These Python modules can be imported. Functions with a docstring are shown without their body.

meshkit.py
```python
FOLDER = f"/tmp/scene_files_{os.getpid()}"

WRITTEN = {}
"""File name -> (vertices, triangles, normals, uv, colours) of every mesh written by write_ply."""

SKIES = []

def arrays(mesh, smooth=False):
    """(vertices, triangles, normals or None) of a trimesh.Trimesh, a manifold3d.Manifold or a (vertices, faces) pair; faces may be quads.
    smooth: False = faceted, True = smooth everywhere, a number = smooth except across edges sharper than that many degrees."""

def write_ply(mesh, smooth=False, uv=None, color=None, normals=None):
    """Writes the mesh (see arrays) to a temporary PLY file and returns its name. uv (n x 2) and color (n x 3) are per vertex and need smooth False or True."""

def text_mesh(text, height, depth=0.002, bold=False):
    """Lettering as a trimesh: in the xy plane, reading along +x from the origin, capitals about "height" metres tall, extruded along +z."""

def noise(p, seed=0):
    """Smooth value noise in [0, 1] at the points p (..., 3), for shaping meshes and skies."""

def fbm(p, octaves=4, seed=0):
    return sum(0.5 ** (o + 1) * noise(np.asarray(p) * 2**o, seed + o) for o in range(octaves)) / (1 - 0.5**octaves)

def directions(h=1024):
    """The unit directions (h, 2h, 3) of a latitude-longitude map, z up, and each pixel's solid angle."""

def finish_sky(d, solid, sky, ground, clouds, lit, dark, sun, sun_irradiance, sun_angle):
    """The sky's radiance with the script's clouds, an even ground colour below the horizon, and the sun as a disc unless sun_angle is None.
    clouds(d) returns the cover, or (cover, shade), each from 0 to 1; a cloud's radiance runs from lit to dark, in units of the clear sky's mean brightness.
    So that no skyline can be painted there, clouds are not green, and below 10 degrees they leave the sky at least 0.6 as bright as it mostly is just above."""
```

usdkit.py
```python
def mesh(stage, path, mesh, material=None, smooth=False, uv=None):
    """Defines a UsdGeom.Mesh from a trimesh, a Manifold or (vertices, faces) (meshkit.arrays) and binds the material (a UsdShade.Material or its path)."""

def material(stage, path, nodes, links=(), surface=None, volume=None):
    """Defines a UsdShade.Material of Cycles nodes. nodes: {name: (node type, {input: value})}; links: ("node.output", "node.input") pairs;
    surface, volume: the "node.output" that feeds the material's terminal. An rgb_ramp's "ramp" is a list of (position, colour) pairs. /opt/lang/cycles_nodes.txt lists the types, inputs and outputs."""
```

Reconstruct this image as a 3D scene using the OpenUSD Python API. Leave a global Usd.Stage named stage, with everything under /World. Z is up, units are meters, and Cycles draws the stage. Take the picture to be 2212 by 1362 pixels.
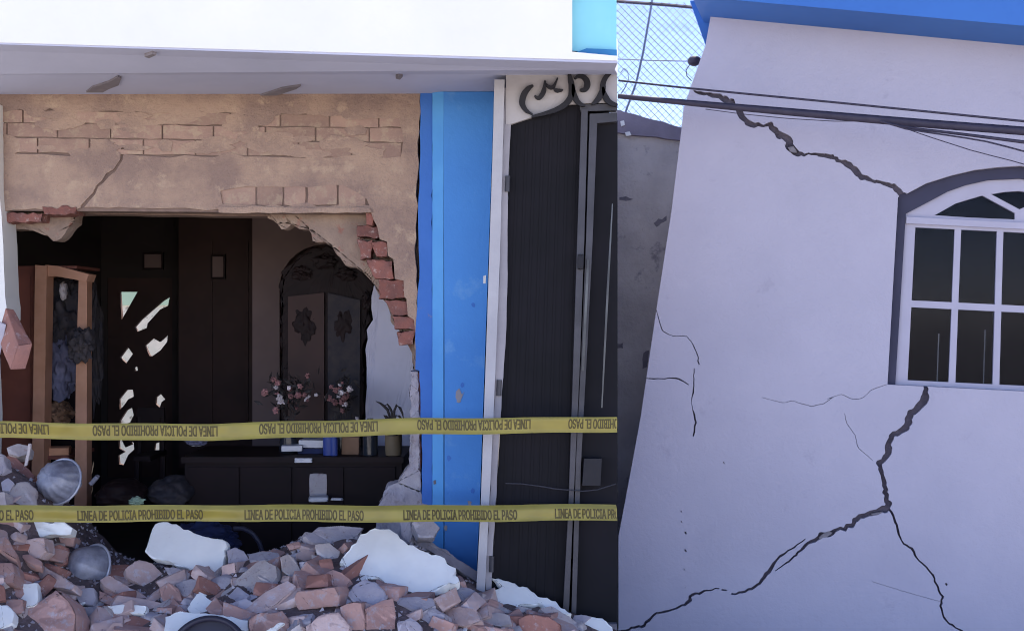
import math, random
import numpy as np, trimesh, usdkit, meshkit
import shapely
from shapely.geometry import Polygon, Point, MultiPolygon
from shapely.ops import unary_union
from pxr import Usd, UsdGeom, UsdLux, UsdShade, Gf, Sdf, Vt

stage = Usd.Stage.CreateInMemory()
UsdGeom.SetStageUpAxis(stage, UsdGeom.Tokens.z)
UsdGeom.SetStageMetersPerUnit(stage, 1.0)
UsdGeom.Xform.Define(stage, '/World')
UsdGeom.Scope.Define(stage, '/World/Looks')

# ------------------------------------------------------------------ camera, sky, sun, exposure
F = 2502.0                      # focal length in pixels of a picture 2212 wide
EYE = np.array([0.0, -6.0, 1.6])
cam = UsdGeom.Camera.Define(stage, '/World/camera')
cam.CreateHorizontalApertureAttr(36.0)
cam.CreateVerticalApertureAttr(36.0 * 630 / 1024)
cam.CreateFocalLengthAttr(36.0 * F / 2212)
cam.CreateClippingRangeAttr(Gf.Vec2f(0.05, 500))
cam.AddTranslateOp().Set(Gf.Vec3d(*EYE))
cam.AddRotateXOp().Set(90.0)
EXPOSURE = 1.95
cam.CreateExposureAttr(EXPOSURE)

SUN_EL, SUN_AZ = math.radians(62), math.radians(140)      # azimuth measured from the street side (-y) towards +x
SD = np.array([math.sin(SUN_AZ) * math.cos(SUN_EL), -math.cos(SUN_AZ) * math.cos(SUN_EL), math.sin(SUN_EL)])
sky = UsdLux.DomeLight.Define(stage, '/World/sky')
sky.GetPrim().SetCustomDataByKey('kind', 'structure')
skym = usdkit.material(stage, '/World/Looks/sky_air', {
    's': ('sky_texture', {'sky_type': 'single_scattering', 'sun_disc': False, 'sun_elevation': SUN_EL,
                          'sun_rotation': math.atan2(SD[0], SD[1]), 'altitude': 2000.0, 'air_density': 0.9, 'aerosol_density': 0.2, 'ozone_density': 2.5}),
    't': ('mix_color', {'blend_type': 'multiply', 'fac': 1.0, 'b': (1.04, 0.89, 0.92)}),
    'b': ('background_shader', {'strength': 0.09})}, [('s.color', 't.a'), ('t.result', 'b.color')], surface='b.background')
UsdShade.MaterialBindingAPI.Apply(sky.GetPrim()).Bind(skym)
sun = UsdLux.DistantLight.Define(stage, '/World/sun')
sun.CreateIntensityAttr(1.2)
sun.CreateAngleAttr(0.5)
sun.CreateColorAttr(Gf.Vec3f(1.0, 0.93, 0.84))
sun.CreateNormalizeAttr(True)
zq = Gf.Rotation(Gf.Vec3d(0, 0, 1), Gf.Vec3d(*SD))
sun.AddOrientOp().Set(Gf.Quatf(zq.GetQuat()))

# ------------------------------------------------------------------ helpers
RNG = np.random.default_rng(7)
COUNT, BASE = {}, {}


def numbered(parent, name):
    k = (parent, name)
    COUNT[k] = COUNT.get(k, -1) + 1
    return f'{parent}/{name}' + (f'_{COUNT[k]:03d}' if COUNT[k] else '')


def tag(prim, label=None, cat=None, group=None, kind=None):
    for k, v in (('label', label), ('category', cat), ('group', group), ('kind', kind)):
        if v:
            prim.SetCustomDataByKey(k, v)


def thing(name, base, label, cat, group=None, kind=None):
    p = numbered('/World', name)
    x = UsdGeom.Xform.Define(stage, p)
    x.AddTranslateOp().Set(Gf.Vec3d(*map(float, base)))
    BASE[p] = np.asarray(base, float)
    tag(x.GetPrim(), label, cat, group, kind)
    return p


def obj(name, mesh, mat, parent='/World', smooth=False, label=None, cat=None, group=None, kind=None):
    v, f, n = meshkit.arrays(mesh, smooth)
    p = numbered(parent, name)
    off = np.zeros(3)
    q = parent
    while q != '/World':
        if q in BASE:
            off = BASE[q]
        q = q.rsplit('/', 1)[0]
    m = UsdGeom.Mesh.Define(stage, p)
    if parent == '/World':
        c = (v.min(0) + v.max(0)) / 2
        c[2] = v[:, 2].min()
        m.AddTranslateOp().Set(Gf.Vec3d(*map(float, c)))
        off = c
    m.CreatePointsAttr(Vt.Vec3fArray.FromNumpy((v - off).astype(np.float32)))
    m.CreateFaceVertexCountsAttr(Vt.IntArray.FromNumpy(np.full(len(f), 3, np.int32)))
    m.CreateFaceVertexIndicesAttr(Vt.IntArray.FromNumpy(f.astype(np.int32).ravel()))
    m.CreateSubdivisionSchemeAttr('none')
    if n is not None:
        m.CreateNormalsAttr(Vt.Vec3fArray.FromNumpy(n.astype(np.float32)))
        m.SetNormalsInterpolation('vertex')
    UsdShade.MaterialBindingAPI.Apply(m.GetPrim()).Bind(mat)
    tag(m.GetPrim(), label, cat, group, kind)
    return p


def ray(x, y):
    return np.array([(x - 1106) / F, 1.0, -(y - 681) / F])


def P(x, y, Y):
    """The point at depth Y that the photograph shows at pixel x, y."""
    return EYE + ray(x, y) * (Y - EYE[1])


class Frame:
    """A plane: origin, U to the right, V up, N towards the street."""
    def __init__(s, O, U, V):
        s.O, s.U, s.V = np.asarray(O, float), np.asarray(U, float), np.asarray(V, float)
        s.N = np.cross(s.U, s.V)

    def px(s, x, y, c=0.0):
        d = ray(x, y)
        t = np.dot(s.O + s.N * c - EYE, s.N) / np.dot(d, s.N)
        q = EYE + d * t - s.O
        return np.array([q @ s.U, q @ s.V])

    def poly(s, pts, c=0.0):
        return Polygon([s.px(x, y, c) for x, y in pts]).buffer(0)

    def w(s, a, b, c=0.0):
        return s.O + s.U * a + s.V * b + s.N * c

    def extr(s, poly, c0, c1):
        out = []
        for g in getattr(poly, 'geoms', [poly]):
            if g.is_empty or g.area < 1e-7 or g.geom_type != 'Polygon':
                continue
            m = trimesh.creation.extrude_polygon(g, c1 - c0, engine='earcut')
            v = np.array(m.vertices)
            m.vertices = s.O + v[:, :1] * s.U + v[:, 1:2] * s.V + (v[:, 2:] + c0) * s.N
            out.append(m)
        return trimesh.util.concatenate(out)


def facade(Y):
    return Frame((0, Y, 0), (1, 0, 0), (0, 0, 1))


def plate(pts, Y0, Y1):
    """Outline in pixels, front at depth Y0, back at Y1."""
    fr = facade(Y0)
    return fr.extr(fr.poly(pts), -(Y1 - Y0), 0)


def box(lo, hi):
    lo, hi = np.asarray(lo, float), np.asarray(hi, float)
    m = trimesh.creation.box(hi - lo)
    m.apply_translation((lo + hi) / 2)
    return m


def hull(pts):
    return trimesh.convex.convex_hull(np.asarray(pts, float))


def tube(pts, r, sides=6):
    pts = np.asarray(pts, float)
    r = np.broadcast_to(r, len(pts))
    t = np.gradient(pts, axis=0)
    t /= np.linalg.norm(t, axis=1, keepdims=True) + 1e-12
    ref = np.array([0, 0, 1.0]) if abs(t[:, 2]).mean() < 0.8 else np.array([1.0, 0, 0])
    a = np.cross(t, ref)
    a /= np.linalg.norm(a, axis=1, keepdims=True) + 1e-12
    b = np.cross(t, a)
    ang = np.arange(sides) * 2 * math.pi / sides
    v = (pts[:, None] + r[:, None, None] * (np.cos(ang)[None, :, None] * a[:, None] + np.sin(ang)[None, :, None] * b[:, None])).reshape(-1, 3)
    f = []
    n = len(pts)
    for i in range(n - 1):
        for k in range(sides):
            k2 = (k + 1) % sides
            p, q = i * sides + k, i * sides + k2
            f += [[p, q, q + sides], [p, q + sides, p + sides]]
    v = np.vstack([v, pts[:1], pts[-1:]])
    for k in range(sides):
        k2 = (k + 1) % sides
        f += [[n * sides, k2, k], [n * sides + 1, (n - 1) * sides + k, (n - 1) * sides + k2]]
    m = trimesh.Trimesh(v, f, process=False)
    return m


def resample(pts, n):
    pts = np.asarray(pts, float)
    d = np.r_[0, np.cumsum(np.linalg.norm(np.diff(pts, axis=0), axis=1))]
    t = np.linspace(0, d[-1], n)
    return np.stack([np.interp(t, d, pts[:, k]) for k in range(pts.shape[1])], 1)


def strip(pts, widths):
    """A band with varying width about a polyline in the plane."""
    pts = np.asarray(pts, float)
    widths = np.broadcast_to(widths, len(pts))
    parts = []
    for i in range(len(pts) - 1):
        a = Point(pts[i]).buffer(max(widths[i] / 2, 1e-4), 3)
        b = Point(pts[i + 1]).buffer(max(widths[i + 1] / 2, 1e-4), 3)
        parts.append(unary_union([a, b]).convex_hull)
    return unary_union(parts)


def ragged(pts, step, amp, seed):
    """Adds irregular points to a closed outline given in pixels."""
    r = np.random.default_rng(seed)
    out = []
    n = len(pts)
    for i in range(n):
        a, b = np.array(pts[i], float), np.array(pts[(i + 1) % n], float)
        L = np.linalg.norm(b - a)
        k = max(1, int(L / step))
        nrm = np.array([-(b - a)[1], (b - a)[0]]) / (L + 1e-9)
        for j in range(k):
            q = a + (b - a) * j / k
            if j:
                q = q + nrm * r.normal(0, amp)
            out.append(tuple(q))
    return out


def roughen(m, size, amp, seed, smooth=2, freq=14.0):
    """Subdivides, rounds the edges and adds an uneven surface."""
    v, f = trimesh.remesh.subdivide_to_size(m.vertices, m.faces, size, max_iter=8)
    m = trimesh.Trimesh(v, f, process=True)
    m.merge_vertices()
    if smooth:
        trimesh.smoothing.filter_laplacian(m, lamb=0.4, iterations=smooth, volume_constraint=False)
    n = np.array(m.vertex_normals)
    d = meshkit.fbm(np.array(m.vertices) * freq, 3, seed) - 0.5
    m.vertices = np.array(m.vertices) + n * (d * 2 * amp)[:, None]
    return m


def blob(x, y, rx, ry, Y, rd, amp, seed, sub=3, freq=9.0):
    c = P(x, y, Y)
    s = (Y - EYE[1]) / F
    m = trimesh.creation.icosphere(subdivisions=sub)
    v = np.array(m.vertices)
    d = meshkit.fbm(v * freq / 3 + seed, 3, seed) - 0.5
    v = v * (1 + d * amp * 2)[:, None]
    m.vertices = v * [rx * s, rd, ry * s] + c
    return m


# ------------------------------------------------------------------ materials
def mat(name, c1, c2=None, scale=6.0, rough=0.85, bump=0.3, bscale=60.0, dist=0.004, c3=None, spots=0.0, rand=0.0, spec=0.3, metallic=0.0, detail=6.0, coord='object', lo=0.35, hi=0.65, extra=None):
    c2 = c2 or tuple(x * 0.85 for x in c1)
    nodes = {
        'tc': ('texture_coordinate', {}),
        'geo': ('geometry', {}),
        'n1': ('noise_texture', {'scale': scale, 'detail': detail, 'roughness': 0.6}),
        'r1': ('rgb_ramp', {'ramp': [(lo, c1), (hi, c2)]}),
        'n2': ('noise_texture', {'scale': bscale, 'detail': 5.0, 'roughness': 0.65}),
        'bp': ('bump', {'strength': bump, 'distance': dist}),
        'p': ('principled_bsdf', {'roughness': rough, 'specular_ior_level': spec, 'metallic': metallic}),
    }
    src = 'geo.position'
    links = [(src, 'n1.vector'), (src, 'n2.vector'), ('n1.fac', 'r1.fac'), ('n2.fac', 'bp.height'), ('bp.normal', 'p.normal')]
    col = 'r1.color'
    if c3 is not None:
        nodes['n3'] = ('noise_texture', {'scale': scale * 2.7, 'detail': 8.0, 'roughness': 0.7})
        nodes['m3'] = ('map_range', {'from_min': 0.62 - spots, 'from_max': 0.72 - spots})
        nodes['x3'] = ('mix_color', {'b': c3})
        links += [(src, 'n3.vector'), ('n3.fac', 'm3.value'), ('m3.result', 'x3.fac'), (col, 'x3.a')]
        col = 'x3.result'
    if rand:
        nodes['oi'] = ('object_info', {})
        nodes['mr'] = ('map_range', {'to_min': 1 - rand, 'to_max': 1 + rand})
        nodes['hs'] = ('hsv', {})
        links += [('oi.random', 'mr.value'), ('mr.result', 'hs.value'), (col, 'hs.color')]
        col = 'hs.color'
    links.append((col, 'p.base_color'))
    return usdkit.material(stage, f'/World/Looks/{name}', nodes, links, surface='p.BSDF')


M = {}
M['white_paint'] = mat('white_paint', (0.70, 0.685, 0.65), (0.66, 0.65, 0.62), 2.0, 0.8, 0.15, 90)
M['cyan_paint'] = mat('cyan_paint', (0.20, 0.52, 0.60), (0.24, 0.57, 0.64), 2.5, 0.7, 0.15, 90)
M['cyan_shadow'] = mat('cyan_shadow', (0.03, 0.17, 0.36), None, 2.5, 0.7, 0.15, 90)  # cyan darkened to stand for a shadow
M['soffit'] = mat('soffit', (0.42, 0.44, 0.57), (0.37, 0.39, 0.51), 1.3, 0.85, 0.2, 40)
M['concrete_dark'] = mat('concrete_dark', (0.20, 0.18, 0.20), (0.14, 0.13, 0.15), 8, 0.9, 0.5, 60)
M['lintel_plaster'] = mat('lintel_plaster', (0.36, 0.25, 0.185), (0.25, 0.172, 0.14), 3.2, 0.95, 0.9, 38, 0.018, c3=(0.40, 0.29, 0.21), spots=0.07, lo=0.42, hi=0.60)
M['lintel_brick'] = mat('lintel_brick', (0.32, 0.21, 0.16), (0.245, 0.16, 0.13), 6, 0.95, 0.7, 70, 0.006, c3=(0.33, 0.24, 0.175), spots=0.12, rand=0.13)
M['mortar'] = mat('mortar', (0.20, 0.135, 0.107), (0.145, 0.098, 0.08), 14, 0.95, 0.6, 90, 0.006)
M['inner_plaster'] = mat('inner_plaster', (0.29, 0.21, 0.16), (0.21, 0.15, 0.12), 7, 0.95, 0.7, 40, 0.010, c3=(0.25, 0.12, 0.09), spots=0.05)
M['red_brick'] = mat('red_brick', (0.22, 0.085, 0.065), (0.15, 0.07, 0.06), 15, 0.95, 0.6, 70, 0.006, c3=(0.34, 0.25, 0.22), spots=0.05, rand=0.2)
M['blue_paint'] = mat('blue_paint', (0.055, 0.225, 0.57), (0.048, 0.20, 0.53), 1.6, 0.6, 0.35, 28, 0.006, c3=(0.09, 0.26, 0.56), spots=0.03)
M['blue_lit_edge'] = mat('blue_lit_edge', (0.08, 0.30, 0.62), (0.06, 0.25, 0.58), 3.0, 0.5, 0.15, 60, 0.004)  # lighter copy of the column blue, for the edge that catches light
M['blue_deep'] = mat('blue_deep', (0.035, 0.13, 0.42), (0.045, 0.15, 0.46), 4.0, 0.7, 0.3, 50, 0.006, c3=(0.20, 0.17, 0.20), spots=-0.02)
M['grey_plaster'] = mat('grey_plaster', (0.30, 0.285, 0.31), (0.235, 0.225, 0.25), 5, 0.85, 0.3, 50)
M['pale_plaster'] = mat('pale_plaster', (0.37, 0.365, 0.39), (0.31, 0.305, 0.33), 4, 0.85, 0.3, 50)
M['arch_plaster'] = mat('arch_plaster', (0.36, 0.34, 0.345), (0.30, 0.285, 0.29), 4, 0.85, 0.3, 50)
M['iron'] = mat('iron', (0.018, 0.017, 0.022), (0.012, 0.012, 0.016), 7, 0.6, 0.15, 40, spec=0.25)
M['iron_panel'] = mat('iron_panel', (0.0105, 0.0095, 0.013), (0.007, 0.007, 0.009), 2.5, 0.7, 0.12, 25, spec=0.12)
M['steel_frame'] = mat('steel_frame', (0.06, 0.058, 0.07), (0.03, 0.03, 0.037), 4, 0.5, 0.1, 40, spec=0.5, metallic=0.3)
M['bright_steel'] = mat('bright_steel', (0.11, 0.115, 0.12), (0.05, 0.052, 0.056), 3.5, 0.35, 0.1, 40, spec=0.5, metallic=0.5)
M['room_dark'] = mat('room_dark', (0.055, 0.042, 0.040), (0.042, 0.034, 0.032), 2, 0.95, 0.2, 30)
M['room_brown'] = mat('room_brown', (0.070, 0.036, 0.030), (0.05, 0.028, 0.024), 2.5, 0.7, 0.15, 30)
M['room_pier'] = mat('room_pier', (0.24, 0.17, 0.155), (0.20, 0.14, 0.13), 2.5, 0.9, 0.2, 30)
M['room_white'] = mat('room_white', (0.62, 0.60, 0.70), (0.55, 0.53, 0.62), 2.5, 0.9, 0.2, 40)
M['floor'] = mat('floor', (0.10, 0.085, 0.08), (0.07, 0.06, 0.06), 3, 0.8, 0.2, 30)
M['wood_red'] = mat('wood_red', (0.20, 0.068, 0.045), (0.145, 0.05, 0.035), 5, 0.55, 0.15, 30)
M['wood_tan'] = mat('wood_tan', (0.42, 0.22, 0.14), (0.34, 0.17, 0.10), 7, 0.5, 0.15, 40)
M['wood_dark'] = mat('wood_dark', (0.020, 0.011, 0.011), (0.014, 0.009, 0.009), 5, 0.6, 0.1, 30, spec=0.15)
M['cloth_dark'] = mat('cloth_dark', (0.035, 0.032, 0.038), (0.055, 0.045, 0.045), 18, 0.95, 0.3, 200)
M['cloth_blue'] = mat('cloth_blue', (0.16, 0.16, 0.23), (0.11, 0.11, 0.17), 10, 0.95, 0.3, 200)
M['cloth_navy'] = mat('cloth_navy', (0.022, 0.03, 0.085), (0.016, 0.02, 0.05), 10, 0.9, 0.3, 160)
M['paper'] = mat('paper', (0.62, 0.60, 0.60), (0.54, 0.52, 0.54), 8, 0.8, 0.1, 60)
M['blue_plastic'] = mat('blue_plastic', (0.035, 0.06, 0.24), None, 8, 0.4, 0.1, 60)
M['brown_box'] = mat('brown_box', (0.20, 0.115, 0.07), (0.16, 0.09, 0.05), 9, 0.8, 0.1, 60)
M['beige_jar'] = mat('beige_jar', (0.16, 0.12, 0.075), (0.12, 0.09, 0.055), 9, 0.6, 0.1, 60)
M['orange_card'] = mat('orange_card', (0.55, 0.28, 0.15), (0.46, 0.22, 0.12), 9, 0.8, 0.1, 60)
M['dark_glass'] = mat('dark_glass', (0.015, 0.017, 0.022), None, 9, 0.15, 0.02, 60, spec=0.6)
M['leaf'] = mat('leaf', (0.035, 0.03, 0.03), (0.05, 0.04, 0.035), 20, 0.7, 0.1, 60)
M['petal_pink'] = mat('petal_pink', (0.30, 0.15, 0.14), (0.20, 0.09, 0.09), 20, 0.8, 0.1, 60, rand=0.4)
M['petal_white'] = mat('petal_white', (0.62, 0.55, 0.54), (0.5, 0.42, 0.42), 20, 0.8, 0.1, 60, rand=0.3)
M['courtyard'] = mat('courtyard', (0.70, 0.62, 0.50), (0.50, 0.50, 0.40), 5.0, 0.9, 0.2, 40, c3=(0.22, 0.20, 0.15), spots=0.06)
M['pale_green'] = mat('pale_green', (0.45, 0.58, 0.40), None, 3, 0.9, 0.2, 40)

M['wall_lilac'] = mat('wall_lilac', (0.365, 0.352, 0.435), (0.335, 0.325, 0.405), 1.6, 0.88, 0.4, 26, 0.010, c3=(0.30, 0.29, 0.365), spots=0.0, detail=4)
M['masonry_gap'] = mat('masonry_gap', (0.115, 0.10, 0.13), (0.075, 0.066, 0.088), 18, 0.95, 0.6, 60, 0.01)
M['chip'] = mat('chip', (0.20, 0.185, 0.21), (0.15, 0.14, 0.16), 25, 0.95, 0.6, 80, 0.008)
M['reveal_shade_slate'] = mat('reveal_shade_slate', (0.034, 0.034, 0.066), (0.027, 0.028, 0.054), 5, 0.7, 0.2, 40)  # dark colour standing in for the shaded window reveal
M['window_white'] = mat('window_white', (0.35, 0.34, 0.43), (0.32, 0.31, 0.395), 6, 0.5, 0.1, 50)
M['eave_blue'] = mat('eave_blue', (0.030, 0.115, 0.37), (0.034, 0.13, 0.40), 2.0, 0.6, 0.15, 40)
M['cable'] = mat('cable', (0.030, 0.026, 0.045), (0.04, 0.034, 0.055), 20, 0.6, 0.1, 60)
M['grey_concrete'] = mat('grey_concrete', (0.55, 0.515, 0.50), (0.40, 0.37, 0.365), 2.6, 0.95, 0.9, 24, 0.015, c3=(0.24, 0.225, 0.245), spots=0.02)
M['coping'] = mat('coping', (0.24, 0.21, 0.25), (0.18, 0.16, 0.195), 4, 0.9, 0.4, 40)
M['wire'] = mat('wire', (0.14, 0.16, 0.24), None, 10, 0.5, 0.05, 50, spec=0.4)
M['asphalt'] = mat('asphalt', (0.34, 0.315, 0.295), (0.27, 0.25, 0.235), 1.2, 0.95, 0.5, 60)
M['r_brick'] = mat('rubble_brick', (0.43, 0.265, 0.23), (0.34, 0.205, 0.18), 9, 0.95, 0.6, 80, 0.005, c3=(0.37, 0.31, 0.32), spots=0.09, rand=0.16)
M['r_brickdust'] = mat('rubble_dusty_brick', (0.50, 0.38, 0.355), (0.42, 0.30, 0.275), 9, 0.95, 0.6, 80, 0.005, c3=(0.47, 0.41, 0.43), spots=0.09, rand=0.14)
M['r_red'] = mat('rubble_red_brick', (0.33, 0.155, 0.12), (0.25, 0.125, 0.105), 9, 0.95, 0.6, 80, 0.005, c3=(0.40, 0.30, 0.29), spots=0.05, rand=0.12)
M['r_mortar'] = mat('rubble_mortar', (0.43, 0.40, 0.43), (0.34, 0.31, 0.35), 9, 0.95, 0.7, 60, 0.007, c3=(0.29, 0.24, 0.25), spots=0.04, rand=0.15)
M['r_beige'] = mat('rubble_beige', (0.50, 0.45, 0.44), (0.42, 0.36, 0.35), 9, 0.95, 0.7, 60, 0.007, c3=(0.34, 0.24, 0.22), spots=0.04, rand=0.12)
M['r_white'] = mat('rubble_white', (0.84, 0.85, 0.82), (0.77, 0.78, 0.76), 7, 0.9, 0.35, 60, 0.005, c3=(0.52, 0.48, 0.46), spots=-0.03)
M['r_dust_shade'] = mat('rubble_dust_shade', (0.17, 0.125, 0.125), (0.10, 0.075, 0.075), 7, 0.98, 0.9, 55, 0.02, c3=(0.22, 0.175, 0.18), spots=0.05)  # dust colour darkened so gaps between the chunks look deep in shade
M['tin'] = mat('tin', (0.34, 0.34, 0.38), (0.19, 0.19, 0.23), 14, 0.55, 0.4, 30, 0.006, spec=0.4, metallic=0.4)
M['tin_rim'] = mat('tin_rim', (0.52, 0.51, 0.55), (0.4, 0.4, 0.44), 14, 0.4, 0.1, 30, spec=0.5, metallic=0.5)
M['rubber'] = mat('rubber', (0.018, 0.016, 0.030), (0.025, 0.022, 0.038), 10, 0.5, 0.1, 40, spec=0.4)
M['letters'] = mat('letters', (0.075, 0.06, 0.02), (0.10, 0.08, 0.03), 30, 0.7, 0.05, 60)
M['tape'] = usdkit.material(stage, '/World/Looks/tape_film', {
    'geo': ('geometry', {}),
    'n': ('noise_texture', {'scale': 7.0, 'detail': 3.0}),
    'r': ('rgb_ramp', {'ramp': [(0.35, (0.46, 0.39, 0.085)), (0.65, (0.38, 0.32, 0.075))]}),
    'p': ('principled_bsdf', {'roughness': 0.28, 'specular_ior_level': 0.55}),
    't': ('translucent_bsdf', {'color': (0.40, 0.34, 0.05)}),
    'm': ('mix_closure', {'fac': 0.22})},
    [('geo.position', 'n.vector'), ('n.fac', 'r.fac'), ('r.color', 'p.base_color'), ('p.BSDF', 'm.closure1'), ('t.BSDF', 'm.closure2')], surface='m.closure')
M['pane'] = usdkit.material(stage, '/World/Looks/window_pane', {
    'f': ('fresnel', {'IOR': 1.22}),
    't': ('transparent_bsdf', {'color': (0.75, 0.78, 0.82)}),
    'g': ('glossy_bsdf', {'color': (0.55, 0.55, 0.65), 'roughness': 0.08}),
    'm': ('mix_closure', {})}, [('f.fac', 'm.fac'), ('t.BSDF', 'm.closure1'), ('g.BSDF', 'm.closure2')], surface='m.closure')

# ------------------------------------------------------------------ ground
GZ = -0.15
g = trimesh.creation.box((400, 400, 0.2))
g.apply_translation((0, 0, GZ - 0.1))
obj('ground', g, M['asphalt'], kind='structure')

# ------------------------------------------------------------------ the collapsed house front
H = thing('damaged_house', P(700, 681, 0.0) * [1, 1, 0], 'white and blue house front with a collapsed brick wall opening into a dark room', 'house')
SOFZ = 1.6 + 476 * 6 / F                       # underside of the balcony slab
YP = -1.04                                     # front of the balcony
# balcony parapet: white part, cyan part set back, thin white slab edge
fr = facade(YP)
white = fr.poly([(-520, 74), (0, 92), (1334, 131), (1334, 121), (1236, 112), (1236, -260), (-520, -260)])
obj('parapet', fr.extr(white, -0.14, 0), M['white_paint'], H)
cy = fr.poly([(1237, 104), (1334, 116), (1334, -260), (1237, -260)])
obj('parapet_panel', fr.extr(cy, -0.13, -0.05), M['cyan_paint'], H, label='cyan painted panel at the right end of the white parapet')
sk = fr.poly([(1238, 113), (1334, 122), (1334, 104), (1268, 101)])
obj('skirting', fr.extr(sk, -0.052, -0.03), M['cyan_shadow'], H)  # dark strip paints the shadow at the foot of the cyan panel
# slab: underside slopes a little with the parapet line
XL, XR0, XR1 = P(-520, 0, YP)[0], P(1334, 0, YP)[0], P(1334, 0, 3.5)[0]
zl, zr = P(-520, 78, YP)[2], P(1334, 133, YP)[2]
YM, XM = -0.47, P(1334, 0, -0.47)[0]
slab_parts = []
for quad in ([(XL, YP + 0.14, zl - 0.004), (XR0, YP + 0.14, zr - 0.004), (XM, YM, SOFZ + 0.010), (XL, YM, SOFZ + 0.004)],
             [(XL, YM, SOFZ + 0.004), (XM, YM, SOFZ + 0.010), (0.50, 3.7, SOFZ - 0.01), (XL, 3.7, SOFZ - 0.01)]):
    sl = []
    for (x, y, z) in quad:
        sl += [(x, y, z), (x, y, z + 0.16)]
    slab_parts.append(hull(sl))
obj('balcony_slab', trimesh.util.concatenate(slab_parts), M['soffit'], H)
lip = [P(-520, 76, YP), P(1334, 132.5, YP)]
lp = []
for q in lip:
    lp += [q + [0, 0.003, 0.012], q + [0, 0.16, 0.012], q + [0, 0.16, -0.007], q + [0, 0.006, -0.007]]
obj('drip_edge', hull(lp), M['soffit'], H)
# chipped patches on the soffit
for k, pts in enumerate([[(186, 200), (200, 189), (235, 178), (255, 167), (262, 170), (256, 185), (235, 193), (222, 200)],
                         [(275, 157), (284, 148), (312, 138), (325, 140), (300, 150), (282, 158)],
                         [(312, 122), (328, 117), (338, 119), (322, 125)],
                         [(555, 209), (585, 200), (610, 192), (650, 186), (640, 193), (612, 202), (590, 209)],
                         [(855, 168), (862, 163), (870, 165), (864, 170)]]):
    top = []
    for x, y in pts:
        d = ray(x, y)
        t = (SOFZ - 1.6) / d[2]
        for _ in range(4):
            q = EYE + d * t
            zf = zl + (zr - zl) * (q[0] - XL) / (XR0 - XL)
            zq = zf - 0.0165 + (SOFZ + 0.012 - zf) * min(1, (q[1] - YP - 0.14) / (YM - YP - 0.14))
            t = (zq - 1.6) / d[2]
        top.append(EYE + d * t)
    zm = min(q[2] for q in top)
    pg = Polygon([q[:2] for q in top]).buffer(0)
    m = trimesh.creation.extrude_polygon(pg, 0.05, engine='earcut')
    m.apply_translation((0, 0, zm))
    obj('chipped_patch', m, M['concrete_dark'], H)

# lintel wall: plaster with exposed brick courses
fr = facade(0.0)
CRACK_L = strip([fr.px(x, y) for x, y in [(265, 322), (262, 345), (247, 368), (232, 378), (222, 392), (210, 402), (203, 418), (190, 432), (178, 446)]], np.array([7, 5, 6, 9, 6, 5, 6, 7, 8]) * 0.0024)
lint = fr.poly(ragged([(-420, 192), (908, 198), (902, 330), (897, 560), (904, 700), (905, 772), (895, 750), (894, 690), (881, 682), (878, 645), (873, 640), (872, 606), (853, 602), (850, 560), (838, 552), (836, 522), (820, 516), (815, 490), (806, 472), (801, 457), (470, 452), (186, 447), (172, 449), (165, 452), (8, 456), (-420, 456)], 22, 1.6, 3))
band = fr.poly(ragged([(-420, 240), (200, 242), (520, 246), (860, 250), (872, 300), (866, 338), (560, 338), (240, 336), (-420, 336)], 30, 4, 4))
rp = np.random.default_rng(77)
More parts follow.
